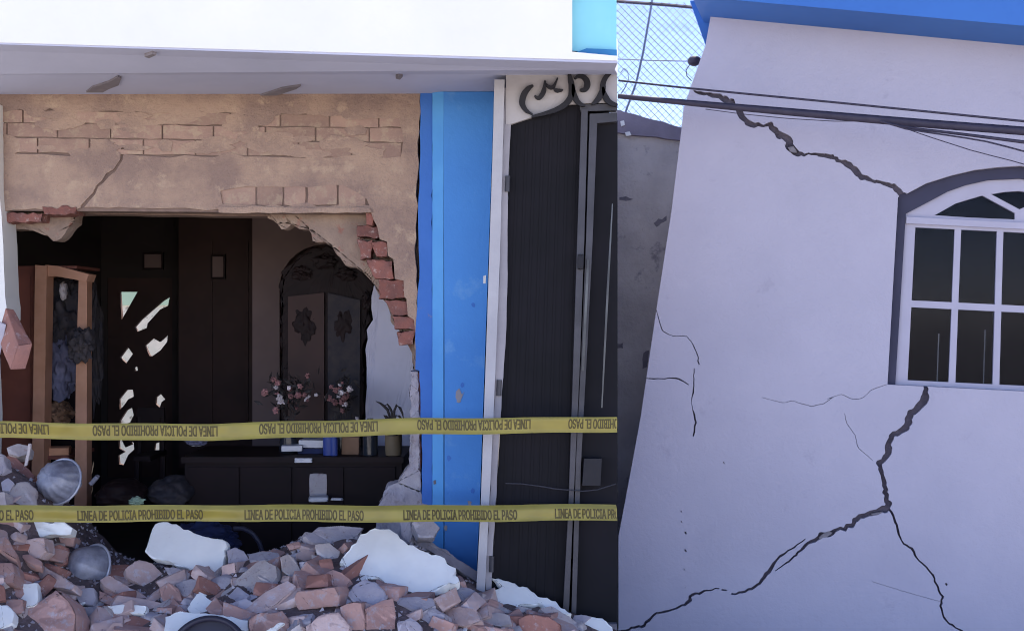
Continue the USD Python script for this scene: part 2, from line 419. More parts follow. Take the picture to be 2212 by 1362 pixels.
for _ in range(64):
    cx, cy, w_, h_ = rp.uniform(-300, 860), rp.uniform(236, 340), rp.uniform(14, 62), rp.uniform(6, 20)
    band = band.difference(fr.poly(ragged([(cx + w_ * math.cos(a) * rp.uniform(.7, 1.2), cy + h_ * math.sin(a) * rp.uniform(.7, 1.2)) for a in np.linspace(0, 5.8, 9)], 8, 1.5, 5)))
sold = fr.poly(ragged([(476, 412), (560, 404), (640, 402), (740, 400), (792, 430), (798, 444), (480, 440)], 22, 3, 5))
lint = lint.difference(CRACK_L).difference(band).difference(sold)
obj('lintel_wall', fr.extr(lint, -0.11, 0), M['lintel_plaster'], H, label='lintel wall of dusty brown plaster with exposed brick courses')
back = fr.poly([(-420, 200), (896, 206), (892, 460), (-420, 452)])
obj('mortar_bed', fr.extr(back, -0.125, -0.009), M['mortar'], H)
for row, (ya, yb, off) in enumerate([(237, 266, 25), (266, 297, 0), (297, 331, 55)]):
    x = -420 + off
    k = 0
    while x < 880:
        w = 112 + RNG.normal(0, 3)
        sl_ = 0.014 * 1
        pts = [(x, ya + x * sl_), (x + w - 3.5, ya + (x + w) * sl_), (x + w - 3.5, yb + (x + w) * sl_ - 2.5), (x, yb + x * sl_ - 2.5)]
        pg = fr.poly(ragged(pts, 24, 1.2, 100 + row * 40 + k)).intersection(band.buffer(0.004))
        if pg.area > 4e-4:
            c = RNG.normal(-0.002, 0.0025)
            obj('brick', fr.extr(pg, -0.02, c), M['lintel_brick'], H)
        x += w
        k += 1
x = 470
k = 0
while x < 800:
    w = [86, 58, 50, 68, 62][k % 5]
    pg = fr.poly(ragged([(x, 398), (x + w - 5, 398), (x + w - 5, 442), (x, 442)], 18, 1.2, 300 + k)).intersection(sold.buffer(0.002))
    if pg.area > 3e-4:
        obj('brick', fr.extr(pg, -0.02, -0.003 + RNG.normal(0, 0.002)), M['lintel_brick'], H)
    x += w
    k += 1
obj('ledge', plate(ragged([(472, 446), (798, 449), (803, 458), (640, 461), (472, 459)], 25, 1.0, 6), -0.014, 0.02), M['lintel_plaster'], H)

# broken edge: tooth bricks
for k, (x0, y0, x1, y1, t) in enumerate([(786, 459, 809, 486, 0), (774, 488, 816, 513, 0), (806, 523, 836, 553, 0), (771, 517, 804, 559, .01), (797, 561, 847, 603, .012),
                                         (813, 606, 873, 643, 0), (834, 647, 879, 679, 0), (846, 682, 895, 713, 0), (860, 716, 897, 744, .01), (95, 443, 164, 464, -.012), (8, 459, 92, 480, .01)]):
    r = np.random.default_rng(50 + k)
    pts = [(x0 + r.normal(0, 5), y0 + r.normal(0, 1)), (x1, y0 + r.normal(0, 2)), (x1 + r.normal(0, 3), y1 + r.normal(0, 1)), (x0 + r.normal(4, 6), y1 + r.normal(0, 2))]
    t += abs(r.normal(0, 0.012)) if k < 9 else 0
    m = plate(ragged(pts, 10, 1.8, 60 + k), 0.002 + t, 0.135)
    obj('brick', roughen(m, 0.025, 0.009, k, 1), M['red_brick'], H)

# inner leaf of the wall with torn plaster edge
inner = [(575, 452), (576, 471), (600, 484), (606, 495), (619, 494), (630, 484), (646, 495), (668, 495), (672, 520), (684, 525), (701, 522), (717, 533), (728, 550), (744, 574), (752, 578), (769, 578), (785, 590), (799, 607), (809, 620), (820, 639), (834, 655), (847, 702), (875, 726), (889, 764), (892, 800), (915, 800), (915, 330), (575, 330)]
obj('inner_leaf', roughen(plate(ragged(inner, 12, 1.6, 8), 0.13, 0.26), 0.07, 0.008, 5, 1), M['inner_plaster'], H)
obj('inner_leaf', roughen(plate(ragged([(-60, 495), (60, 496), (88, 505), (112, 521), (122, 521), (140, 505), (150, 487), (161, 480), (165, 440), (-60, 440)], 12, 1.5, 9), 0.12, 0.25), 0.07, 0.008, 6, 1), M['inner_plaster'], H)
obj('inner_lintel', plate(ragged([(160, 463), (580, 466), (580, 330), (160, 330)], 40, 1.5, 10), 0.13, 0.26), M['mortar'], H)
# stump of the wall below, beside the column
stump = [(810, 1140), (816, 1090), (838, 1048), (858, 1040), (872, 1020), (884, 1004), (886, 800), (904, 800), (906, 1000), (908, 1060), (925, 1080), (952, 1082), (958, 1150), (940, 1260), (810, 1260)]
obj('wall_stump', roughen(plate(ragged(stump, 14, 2.2, 11), 0.0, 0.16), 0.035, 0.018, 12, 1), M['r_mortar'], H, label='torn grey stump of the fallen wall beside the blue column')

# blue column
YC = -0.06
obj('column', plate([(958, 198), (1067, 198), (1063, 330), (1050, 700), (1036, 1100), (1026, 1310), (960, 1310), (960, 800)], YC, 0.30), M['blue_paint'], H, label='blue painted column, bright face')
e0 = [P(958, 198, YC), P(958, 1310, YC)]
lo = [P(934, 198, YC + 0.035), P(934, 1310, YC + 0.035)]
obj('column_edge', hull(e0 + lo + [q + [0, 0.2, 0] for q in e0 + lo]), M['blue_lit_edge'], H)  # the brighter light on this edge is put into its paint
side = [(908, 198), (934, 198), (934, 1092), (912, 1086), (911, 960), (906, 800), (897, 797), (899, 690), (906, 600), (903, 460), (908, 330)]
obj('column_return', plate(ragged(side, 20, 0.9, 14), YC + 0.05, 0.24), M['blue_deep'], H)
chp = [(985, 845), (992, 838), (998, 852), (1003, 845), (996, 862), (990, 870), (984, 858)]
obj('paint_chip', plate(chp, YC - 0.003, YC + 0.005), M['grey_plaster'], H)
obj('paint_chip', plate([(936, 1038), (941, 1036), (942, 1044), (937, 1046)], YC + 0.02, YC + 0.05), M['concrete_dark'], H)
obj('brick_sliver', roughen(plate(ragged([(898, 802), (912, 804), (911, 960), (909, 1050), (899, 1050), (902, 930)], 14, 1.5, 15), 0.015, 0.1), 0.04, 0.006, 3, 1), M['red_brick'], H)
rc = np.random.default_rng(5)
for _ in range(7):
    cx, cy = rc.uniform(962, 1035), rc.uniform(560, 1180)
    obj('paint_chip', plate([(cx + rc.uniform(3, 6) * math.cos(a), cy + rc.uniform(3, 8) * math.sin(a)) for a in np.linspace(0, 5.6, 7)], YC - 0.002, YC + 0.005), M['grey_plaster' if _ % 2 else 'blue_deep'], H)
for pts in ([(1044, 596), (1050, 594), (1049, 612), (1044, 612)],):
    obj('paint_chip', plate(pts, YC - 0.003, YC + 0.01), M['white_paint'], H)

# white pilaster and door bay (stands forward of the wall)
YB = -0.45
obj('pilaster', plate([(1068, 172), (1090, 172), (1080, 560), (1066, 900), (1046, 1310), (1027, 1310), (1038, 1100), (1052, 700), (1064, 330)], YB - 0.02, 0.2), M['pale_plaster'], H)
obj('jamb', plate(ragged([(1090, 190), (1106, 190), (1104, 265), (1097, 430), (1096, 560), (1094, 700), (1089, 780), (1083, 880), (1075, 1000), (1064, 1200), (1060, 1330), (1046, 1330), (1066, 900), (1080, 560)], 30, 0.8, 16), YB + 0.004, 0.2), M['grey_plaster'], H)
fb = facade(YB)
arch = fb.poly([(1093, 140), (1333, 140), (1333, 222), (1300, 222), (1228, 225), (1197, 240), (1150, 253), (1104, 268), (1093, 268)])
obj('arch_panel', fb.extr(arch, -0.15, 0), M['arch_plaster'], H)
SC = [([(1150, 187), (1141, 193), (1133, 203), (1129, 214), (1128, 224), (1132, 234), (1138, 241), (1149, 248)], [5, 10, 13, 14, 13, 10, 8, 3]),
      ([(1177, 178), (1176, 190), (1174, 199), (1170, 207), (1164, 213), (1156, 209)], [5, 8, 11, 10, 8, 4]),
      ([(1180, 184), (1187, 190), (1193, 190), (1198, 184), (1204, 171)], [4, 7, 8, 6, 3]),
      ([(1196, 193), (1203, 197), (1214, 196)], [3, 9, 4]),
      ([(1230, 164), (1233, 178), (1235, 192), (1233, 209), (1226, 221), (1215, 231), (1197, 240), (1175, 247), (1150, 253)], [8, 12, 14, 13, 13, 12, 10, 8, 5]),
      ([(1237, 185), (1239, 200), (1243, 214), (1250, 224), (1262, 229)], [4, 10, 12, 10, 5]),
      ([(1242, 170), (1251, 166), (1260, 168), (1267, 176), (1268, 186), (1264, 194), (1255, 196)], [5, 8, 10, 12, 14, 11, 6]),
      ([(1325, 156), (1314, 162), (1306, 172), (1302, 184), (1301, 196), (1296, 208), (1290, 217), (1281, 225)], [5, 9, 11, 12, 13, 13, 12, 7]),
      ([(1302, 192), (1305, 204), (1309, 214), (1316, 222), (1330, 228)], [5, 10, 13, 11, 8])]
for pts, w in SC:
    pts = np.array([fb.px(*q) for q in pts])
    n = len(pts) * 4
    w2 = np.interp(np.linspace(0, 1, n), np.linspace(0, 1, len(w)), w) * 0.00222
    from scipy.interpolate import CubicSpline
    t = np.linspace(0, 1, len(pts))
    sm = CubicSpline(t, pts)(np.linspace(0, 1, n))
    obj('iron_scroll', fb.extr(strip(sm, w2), 0.002, 0.022), M['iron'], H)
# iron door
D0 = H
obj('door_leaf', plate([(1104, 262), (1200, 236), (1258, 222), (1250, 560), (1238, 900), (1225, 1345), (1056, 1345), (1066, 1200), (1092, 700), (1096, 480)], YB + 0.03, YB + 0.08), M['iron_panel'], H, label='plain dark iron door leaf')
for k, f_ in enumerate(np.linspace(0.10, 0.92, 8)):
    xa_, xb_ = 1104 + (1254 - 1104) * f_, 1060 + (1228 - 1060) * f_
    ya_ = 262 - 36 * f_ + 8
    obj('door_rib', plate([(xa_, ya_), (xa_ + 5, ya_), (xb_ + 5, 1338), (xb_, 1338)], YB + 0.0275, YB + 0.034), M['iron_panel'], H)
for yh in (380, 820, 1200):
    xh = 1102 - (yh - 262) * 0.042
    obj('hinge', tube([P(xh, yh, YB), P(xh - 1, yh + 34, YB)], 0.012, 8), M['steel_frame'], H, smooth=40)
obj('transom_bar', plate([(1252, 226), (1333, 224), (1333, 238), (1254, 241)], YB + 0.005, YB + 0.06), M['steel_frame'], H)
obj('door_frame', plate([(1256, 236), (1270, 236), (1262, 520), (1252, 800), (1238, 1100), (1228, 1340), (1215, 1340), (1228, 1100), (1238, 800), (1247, 520)], YB - 0.005, YB + 0.06), M['steel_frame'], H)
obj('door_frame', plate([(1274, 246), (1333, 243), (1333, 262), (1290, 266), (1280, 520), (1268, 760), (1255, 1000), (1244, 1340), (1234, 1340), (1244, 1000), (1256, 760), (1266, 520)], YB + 0.0, YB + 0.06), M['steel_frame'], H)
obj('door_edge', plate([(1268, 560), (1273, 560), (1262, 800), (1256, 800)], YB - 0.008, YB + 0.02), M['bright_steel'], H)
obj('latch', roughen(plate([(1249, 548), (1262, 548), (1260, 582), (1248, 582)], YB - 0.03, YB + 0.02), 0.03, 0.001, 2, 1), M['iron'], H)
obj('door_leaf', plate([(1268, 262), (1334, 260), (1334, 1352), (1232, 1352)], YB + 0.045, YB + 0.09), M['iron_panel'], H)
obj('door_rod', tube([P(1323, 440, YB - 0.0), P(1313, 620, YB - 0.0), P(1306, 760, YB), P(1300, 880, YB)], [0.003, 0.006, 0.005, 0.003]), M['bright_steel'], H)
obj('lock_box', plate([(1262, 990), (1300, 990), (1297, 1048), (1258, 1048)], YB - 0.02, YB + 0.05), M['iron'], H)
obj('hanging_wire', tube([P(x, y, YB - 0.01) for x, y in [(1092, 1043), (1125, 1044), (1165, 1049), (1200, 1055), (1235, 1058), (1258, 1060), (1290, 1057), (1331, 1044)]], 0.0028), M['steel_frame'], H)
obj('door_backing', box((P(1104, 0, YB + .1)[0], YB + 0.11, GZ), (P(1334, 0, YB)[0] - 0.03, YB + 0.16, SOFZ - 0.1)), M['iron_panel'], H)  # added unseen sheet, stops light coming through between the door leaves
# threshold below the door and house end wall
obj('threshold', box((P(1046, 0, YB)[0], YB + 0.01, GZ), (P(1334, 0, YB)[0] - 0.002, 0.4, 0.12)), M['concrete_dark'], H)
ew = []
for q in (P(1333, 0, YB + 0.1), P(1320, 0, YB + 0.1), P(1333, 0, 3.5), P(1320, 0, 3.5)):
    ew += [(q[0], q[1], GZ), (q[0], q[1], SOFZ + 0.001)]
obj('end_wall', hull(ew), M['pale_plaster'], H)
# left jamb: strip of white wall at the frame edge
lw = [(-420, 225), (-3, 225), (0, 430), (5, 500), (8, 560), (11, 640), (14, 690), (10, 702), (-8, 712), (-420, 712)]
obj('white_wall', plate(ragged(lw, 25, 0.8, 17), -0.05, 0.12), M['white_paint'], H, label='strip of white wall left of the opening')
obj('white_wall', plate([(-420, 1400), (-420, 716), (-30, 716), (-22, 900), (-40, 1400)], -0.03, 0.12), M['white_paint'], H)

# interior shell
XI0, XI1 = -3.3, -0.18
def hole_poly(f, pts):
    return f.poly(pts)
fbk = facade(3.3)
bw = fbk.poly([(150, 300), (980, 300), (980, 1290), (150, 1290)])
rd = fbk.poly([(232, 600), (372, 600), (372, 1030), (232, 1030)])
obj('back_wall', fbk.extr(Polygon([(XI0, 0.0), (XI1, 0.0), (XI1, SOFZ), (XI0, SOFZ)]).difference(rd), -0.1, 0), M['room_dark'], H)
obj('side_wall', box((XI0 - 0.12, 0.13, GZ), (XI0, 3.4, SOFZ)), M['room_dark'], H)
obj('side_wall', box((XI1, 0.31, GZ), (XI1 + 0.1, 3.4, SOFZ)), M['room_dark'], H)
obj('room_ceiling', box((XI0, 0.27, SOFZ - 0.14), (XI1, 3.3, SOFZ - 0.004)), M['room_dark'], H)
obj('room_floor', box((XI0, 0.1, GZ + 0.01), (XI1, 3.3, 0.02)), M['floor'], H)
# rear door, broken, daylight behind it
door = rd
gaps = [[(258, 630), (296, 630), (262, 690)], [(304, 690), (350, 650), (366, 640), (362, 660), (345, 668), (318, 698), (316, 708), (296, 716), (290, 706)],
        [(258, 772), (275, 749), (286, 764), (272, 784)], [(312, 746), (330, 730), (344, 738), (362, 722), (360, 738), (346, 756), (328, 769), (322, 768)],
        [(288, 794), (295, 790), (297, 800), (290, 801)], [(272, 842), (286, 841), (288, 856), (276, 862), (266, 876), (258, 884), (256, 862)],
        [(272, 886), (284, 880), (288, 896), (280, 912), (258, 918), (258, 908)], [(336, 858), (346, 850), (356, 862), (348, 868), (344, 880), (335, 872)],
        [(320, 908), (327, 905), (331, 912), (323, 914)], [(255, 952), (262, 950), (270, 966), (284, 960), (278, 950), (288, 956), (289, 970), (276, 982), (266, 1004), (256, 1002), (254, 984), (268, 976), (256, 968)],
        [(334, 958), (346, 954), (344, 972), (338, 990), (330, 988), (332, 972)], [(296, 946), (304, 944), (304, 952), (298, 953)]]
for gp in gaps:
    door = door.difference(fbk.poly(gp))
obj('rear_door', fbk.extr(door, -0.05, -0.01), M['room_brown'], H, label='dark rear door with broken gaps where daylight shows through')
# painted partition, doors and arch of the room
obj('inner_door', plate([(386, 455), (545, 455), (545, 1010), (386, 1010)], 2.9, 2.96), M['room_brown'], H, label='tall reddish brown inner door')
for x0 in (392, 470):
    obj('door_panel', plate([(x0 + 6, 520), (x0 + 66, 520), (x0 + 66, 940), (x0 + 6, 940)], 2.885, 2.91), M['room_brown'], H)
fa = facade(2.3)
apts = [(604, 1120), (604, 620)] + [(700 + 96 * math.cos(a), 620 - 92 * math.sin(a)) for a in np.linspace(math.pi, 0, 15)] + [(796, 1120)]
wl = fa.poly([(545, 380), (900, 380), (900, 1130), (545, 1130)]).difference(fa.poly(apts))
obj('arch_wall', fa.extr(wl, -0.12, 0), M['room_pier'], H)
obj('arch_door', plate([(596, 500), (705, 500), (705, 1125), (596, 1125)], 2.44, 2.48), M['room_brown'], H)
obj('return_wall', roughen(plate(ragged([(812, 600), (803, 640), (806, 690), (792, 712), (790, 900), (790, 1130), (990, 1130), (990, 400), (812, 400)], 20, 1.5, 21), 1.36, 1.46), 0.12, 0.004, 9, 0), M['room_white'], H, label='pale lilac inner wall right of the arch')
# courtyard behind
cw = thing('courtyard_wall', (-2.5, 5.4, GZ), 'pale courtyard wall seen through gaps in the rear door', 'wall')
obj('wall_face', box((-4.5, 5.4, GZ), (-0.5, 5.55, 2.6)), M['courtyard'], cw)
obj('painted_band', box((-4.3, 5.385, 1.70), (-2.9, 5.405, 1.88)), M['pale_green'], cw)

# ------------------------------------------------------------------ the leaning house on the right
TH = math.radians(15)
WR = Frame(P(1334, 681, 0.40) * [1, 1, 0], (math.cos(TH), -math.sin(TH), 0), (0, 0, 1))
R = thing('cracked_house', WR.w(1.2, GZ, 0), 'leaning pale lilac house wall with long diagonal cracks and a blue eave', 'house')
EDGE = [(1536, 30), (1524, 98), (1496, 176), (1476, 236), (1472, 280), (1450, 460), (1418, 668), (1384, 900), (1362, 1020), (1336, 1158)]
wall = WR.poly(EDGE + [(1336, 1420), (2860, 1560), (2860, 120), (2212, 70)])


def c4(pts, ox, oy, s):
    return [(ox + x / s, oy + y / s, w / s) for x, y, w in pts]


cracks = [
    c4([(530, 580, 16), (560, 592, 26), (610, 600, 30), (700, 625, 34), (770, 655, 40), (812, 705, 44), (850, 760, 44), (880, 792, 40), (940, 800, 28), (972, 806, 12), (1010, 797, 26), (1045, 832, 44), (1085, 868, 42), (1140, 890, 48), (1138, 938, 54), (1180, 978, 48), (1212, 985, 32), (1262, 984, 10), (1310, 984, 18), (1421, 1005, 22)], 1320, 0, 2.96)
    + c4([(60, 985, 20), (180, 1022, 25), (262, 1066, 40), (300, 1100, 44), (332, 1132, 38), (400, 1150, 25), (480, 1176, 25), (550, 1207, 32), (606, 1246, 42)], 1750, 0, 2.961),
    [(1999, 834, 9), (1999, 846, 11)] + c4([(1682, 0, 42), (1640, 55, 38), (1602, 85, 34), (1596, 140, 38), (1560, 170, 36), (1502, 198, 28), (1490, 250, 34), (1474, 310, 34), (1442, 345, 26), (1446, 390, 22), (1466, 470, 22), (1480, 540, 24), (1486, 582, 34), (1440, 600, 38), (1390, 615, 24), (1320, 640, 28), (1285, 680, 26), (1220, 700, 20), (1160, 725, 28), (1110, 745, 28), (1070, 765, 18), (1010, 820, 14), (950, 870, 9), (880, 922, 4)], 1320, 860, 2.48),
    c4([(1040, 752, 4), (990, 790, 8), (900, 845, 13), (862, 905, 20), (820, 960, 18), (780, 1000, 16), (730, 1030, 12), (648, 1046, 12)], 1320, 860, 2.48),
    c4([(595, 1024, 8), (617, 1026, 8)], 1320, 860, 2.48),
    c4([(577, 1017, 5), (500, 1030, 11), (440, 1046, 14), (416, 1080, 18), (400, 1102, 14), (330, 1130, 12), (250, 1145, 12), (210, 1172, 16), (170, 1220, 16), (120, 1226, 12), (80, 1242, 12), (42, 1246, 9)], 1320, 860, 2.48),
    c4([(1492, 596, 13), (1520, 640, 11), (1545, 740, 11), (1570, 780, 9), (1615, 810, 11), (1640, 862, 9), (1700, 910, 9), (1730, 960, 11), (1760, 1040, 9), (1776, 1060, 13), (1765, 1100, 10), (1780, 1170, 11), (1800, 1195, 9), (1870, 1240, 10), (1930, 1290, 10)], 1320, 860, 2.48)]
hair = [
    c4([(283, 690, 7), (305, 770, 8), (320, 825, 7), (380, 855, 6), (470, 855, 6), (510, 900, 8), (540, 970, 9), (552, 1032, 13)], 1320, 430, 2.898),
    c4([(222, 1120, 10), (320, 1125, 8), (380, 1115, 10), (440, 1130, 13), (486, 1160, 8)], 1320, 430, 2.898),
    c4([(520, 1060, 7), (518, 1140, 11), (513, 1215, 13), (500, 1260, 5), (520, 1362, 7)], 1320, 430, 2.898) + c4([(440, 60, 6), (454, 122, 17), (440, 200, 11)], 1320, 860, 2.48),
    c4([(945, 1240, 3), (1080, 1275, 4), (1130, 1260, 4), (1250, 1295, 5), (1330, 1280, 4), (1391, 1240, 4)], 1320, 430, 2.898) + c4([(100, 1310, 4), (190, 1280, 4), (260, 1310, 5), (320, 1305, 4), (380, 1250, 4), (470, 1220, 3)], 1750, 400, 2.838),
    c4([(1252, 80, 2), (1260, 130, 3.5), (1310, 200, 3.5), (1320, 260, 3.5), (1400, 330, 3.5)], 1320, 860, 2.48),
    c4([(1400, 980, 2), (1560, 1030, 2.6), (1700, 1070, 2.6), (1760, 1085, 2)], 1320, 860, 2.48)]
for c in ([(400, 720, 14)], [(400, 815, 14)], [(378, 660, 7)], [(604, 345, 9)], [(1796, 995, 12)], [(392, 915, 6)], [(398, 1010, 4)], [(376, 605, 6)]):
    x, y, w = c[0]
    hair.append(c4([(x - 2, y - 3, w), (x + 2, y + 3, w * 0.8)], 1320, 860, 2.48))


def crack_poly(c, seed, jag=1.0):
    c = np.array(c, float)
    d = np.r_[0, np.cumsum(np.linalg.norm(np.diff(c[:, :2], axis=0), axis=1))]
    n = max(3, int(d[-1] / 7))
    t = np.linspace(0, d[-1], n)
    q = np.stack([np.interp(t, d, c[:, k]) for k in range(3)], 1)
    r = np.random.default_rng(seed)
    j = np.minimum(1.6, q[:, 2] * 0.22)
    q[1:-1, :2] += (r.normal(0, 1, (n, 2)) * j[:, None])[1:-1] * jag
    q[:, 2] *= 1 + r.normal(0, 0.13, n)
    return strip([WR.px(x, y) for x, y, _ in q], np.maximum(q[:, 2], 0.8) * 0.00235)


CR = unary_union([crack_poly(c, 10 + i) for i, c in enumerate(cracks)])
HR = unary_union([crack_poly([(x, y, w * 0.75) for x, y, w in c], 40 + i) for i, c in enumerate(hair)])
# window opening
MIR = lambda L: [(4412 - x, y + 0.05 * (4412 - 2 * x)) for x, y in L[::-1]]
outer_l = [(1917, 830), (1940, 425), (1961, 417), (2000, 396), (2054, 379), (2105, 367), (2155, 361), (2204, 358)]
frame_l = [(1935, 831), (1957, 474), (1958, 460), (2004, 436), (2049, 412), (2088, 398), (2138, 387), (2204, 384)]
lite_l = [(2021, 462), (2067, 437), (2120, 421), (2173, 412), (2204, 410)]
W_out = WR.poly(outer_l + MIR(outer_l))
W_frm = WR.poly(frame_l + MIR(frame_l))
wall = wall.difference(W_out)
wall_s = wall.difference(CR).difference(HR)
obj('plaster_wall', WR.extr(wall_s, -0.034, 0), M['wall_lilac'], R)
obj('masonry', WR.extr(wall.buffer(-0.01), -0.14, -0.035), M['masonry_gap'], R)
for k, pts in enumerate([[(1768, 1160), (1790, 1142), (1800, 1150), (1782, 1164), (1772, 1172)], [(1882, 1108), (1908, 1104), (1900, 1118), (1888, 1124)], [(1700, 318), (1716, 314), (1722, 330), (1706, 328)]]):
    obj('mortar_chip', roughen(WR.extr(WR.poly(ragged(pts, 5, 0.8, 70 + k)), -0.036, -0.004), 0.02, 0.004, k, 1), M['chip'], R)
# shell of the house
edge3 = [WR.px(x, y) for x, y in EDGE]
sv = []
for (a, b) in edge3 + [(edge3[-1][0], GZ)]:
    sv.append((a, b))
for i in range(len(sv) - 1):
    (a0, b0), (a1, b1) = sv[i], sv[i + 1]
    q = []
    for a, b in ((a0, b0), (a1, b1)):
        for da in (0.012, 0.13):
            for c in (-0.142, -3.0):
                q.append(WR.w(a + da, b, c))
    if i == 0:
        side_m = [hull(q)]
    else:
        side_m.append(hull(q))
obj('side_wall', trimesh.util.concatenate(side_m), M['wall_lilac'], R)
aR = WR.px(2850, 600)[0]
obj('side_wall', hull([WR.w(a, b, c) for a in (aR - 0.12, aR) for b in (GZ, 2.9) for c in (-0.142, -3.0)]), M['wall_lilac'], R)
obj('rear_wall', hull([WR.w(a, b, c) for a in (0.45, aR) for b in (GZ, 2.9) for c in (-3.002, -3.1)]), M['wall_lilac'], R)
obj('dark_curtain', hull([WR.w(a, b, c) for a in (1.0, aR - 0.13) for b in (GZ, 2.85) for c in (-0.6, -0.64)]), M['iron_panel'], R)  # added black sheet that keeps the view through the panes dark
# eave
def wpx(x, y, c):
    a, b = WR.px(x, y, c)
    return WR.w(a, b, c)
sl_r = (98 - 37) / (2212 - 1536)
sl_f = (56 - 15) / (2212 - 1750)
RLq, RRq = wpx(1536, 37, 0.0), wpx(2860, 37 + sl_r * (2860 - 1536), 0.0)
FLq, FRq = wpx(1494, 15 - sl_f * (1750 - 1494), 0.39), wpx(2860, 15 + sl_f * (2860 - 1750), 0.39)
bk = -WR.N * 3.15
pts = []
for q in (RLq + [0, 0, 0.001], RRq, FLq, FRq, RLq + bk, RRq + bk):
    pts += [q, q + [0, 0, 0.36]]
obj('eave', hull(pts), M['eave_blue'], R, label='blue painted concrete eave')
obj('corner_bracket', WR.extr(WR.poly([(1490, 2), (1497, 22), (1524, 98), (1530, 66), (1537, 34), (1537, 0)], -0.15), -0.30, -0.15), M['eave_blue'], R)
# window
W = R
def win(name, poly, c0, c1, m, **k):
    return obj(name, WR.extr(poly, c0, c1), m, R, **k)
win('window_trim', W_out.buffer(0.02).difference(W_frm), -0.075, -0.037, M['reveal_shade_slate'], label='dark slate trim round the arched window')  # flat band with the shade of reveal and arch painted in
ku = lambda u: -0.0506 + (u - 1979) * (0.0241 / 192)
def wq(u, y):
    return (u + ku(u) * (y - 490), y + 0.05 * (u - 1979))
lights = []
us = [(1979, 2065), (2079, 2157), (2171, 2242), (2256, 2333), (2347, 2432)]
for (ua, ub) in us:
    for (va, vb) in ((489, 648), (663, 822)):
        lights.append([wq(ua, va), wq(ub, va), wq(ub, vb), wq(ua, vb)])
hub = (2206, 462)
la = [(2021, 463)] + lite_l[1:3] + [(2126, 420), (2196, 458), (2196, 472), (2100, 468)]
lb = [(2144, 417), (2173, 412), (2204, 410)] + MIR([(2144, 417), (2173, 412), (2204, 410)])[0:] + [(2206, 450)]
lc = MIR(la)
lights += [la, lb, lc]
fr_poly = W_frm
LP = [WR.poly(l) for l in lights]
fr_out = W_frm
for l in LP:
    fr_out = fr_out.difference(l)
win_p = win('window', fr_out, -0.095, -0.055, M['window_white'], label='white arched window frame with rectangular panes')
for l in LP:
    obj('pane', WR.extr(l.buffer(0.004), -0.082, -0.078), M['pane'], win_p)
# raised bars in front of the frame: transom and mid rail
win('transom', WR.poly([wq(1958, 468), wq(2454, 468), wq(2454, 482), wq(1958, 482)]), -0.056, -0.035, M['window_white'])
for x, y0, y1 in ((2028, 720, 830), (2128, 712, 840)):
    obj('curtain_cord', tube([wpx(x, y0, -0.2), wpx(x - 4, y1, -0.2)], 0.003), M['grey_concrete'], R)

# ------------------------------------------------------------------ grey wall, fence behind
G = thing('grey_wall', P(1400, 1360, 1.5), 'stained grey concrete wall between the two houses', 'wall')
gr = [(1322, 237), (1334, 240), (1492, 284), (1470, 460), (1438, 668), (1404, 900), (1382, 1020), (1356, 1158), (1346, 1420), (1322, 1420)]
obj('wall_face', plate(gr, 1.5, 1.75), M['grey_concrete'], G)
obj('coping', plate(ragged([(1322, 234), (1334, 237), (1493, 281), (1490, 306), (1440, 300), (1334, 286), (1322, 284)], 20, 1.0, 33), 1.46, 1.78), M['coping'], G)
for k, pts in enumerate([[(1340, 262), (1348, 260), (1350, 270), (1342, 273)], [(1350, 286), (1360, 284), (1364, 292), (1353, 294)]]):
    obj('paint_fleck', plate(pts, 1.45, 1.47), M['white_paint'], G)
for k, pts in enumerate([[(1412, 482), (1422, 472), (1430, 474), (1440, 466), (1440, 476), (1428, 482), (1418, 490)], [(1338, 426), (1352, 424), (1368, 430), (1352, 434), (1338, 432)],
                         [(1334, 742), (1346, 740), (1346, 752), (1334, 752)], [(1390, 762), (1402, 756), (1398, 792), (1388, 796)]]):
    obj('spall', plate(ragged(pts, 6, 1, 80 + k), 1.497, 1.505), M['chip'], G)

FN = thing('chain_link_fence', P(1410, 280, 1.65), 'chain link fence on top of the grey wall', 'fence')
YF = 1.66
ms = []
ff = facade(YF)
x0, x1 = ff.px(1318, 0)[0], ff.px(1560, 0)[0]
z0, z1 = ff.px(0, 296)[1], ff.px(0, 6)[1]
pit = 16 * (YF + 6) / F
for sgn in (1, -1):
    for k in range(-30, 60):
        a = x0 + k * pit
        seg = shapely.LineString([(a, z0), (a + sgn * (z1 - z0), z1)]).intersection(shapely.box(x0, z0, x1, z1))
        if seg.length > 0.02:
            (ax, az), (bx, bz) = seg.coords[0], seg.coords[-1]
            n = max(2, int(seg.length / 0.1))
            ln = np.stack([np.linspace(ax, bx, n), YF + 0.006 * sgn * np.cos(np.arange(n) * math.pi), np.linspace(az, bz, n)], 1)
            ms.append(tube(ln, 0.0023, 3))
obj('mesh_wire', trimesh.util.concatenate(ms), M['wire'], FN)
obj('top_rail', tube([P(1316, 2, YF), P(1440, 11, YF), P(1560, 22, YF)], 0.011), M['cable'], FN)
obj('post', tube([P(1412, -20, YF), P(1404, 30, YF), P(1388, 120, YF), P(1374, 180, YF), P(1352, 240, YF), P(1350, 270, YF)], 0.008), M['wire'], FN)
obj('strand', tube([P(1316, 127, YF - 0.02), P(1410, 131, YF - 0.02), P(1520, 133, YF - 0.02)], 0.004, 5), M['wire'], FN)
obj('loose_wire', tube([P(x, y, YF - 0.03) for x, y in [(1340, 205), (1350, 190), (1358, 172), (1356, 154), (1348, 148), (1340, 158)]], 0.004, 5), M['wire'], FN)

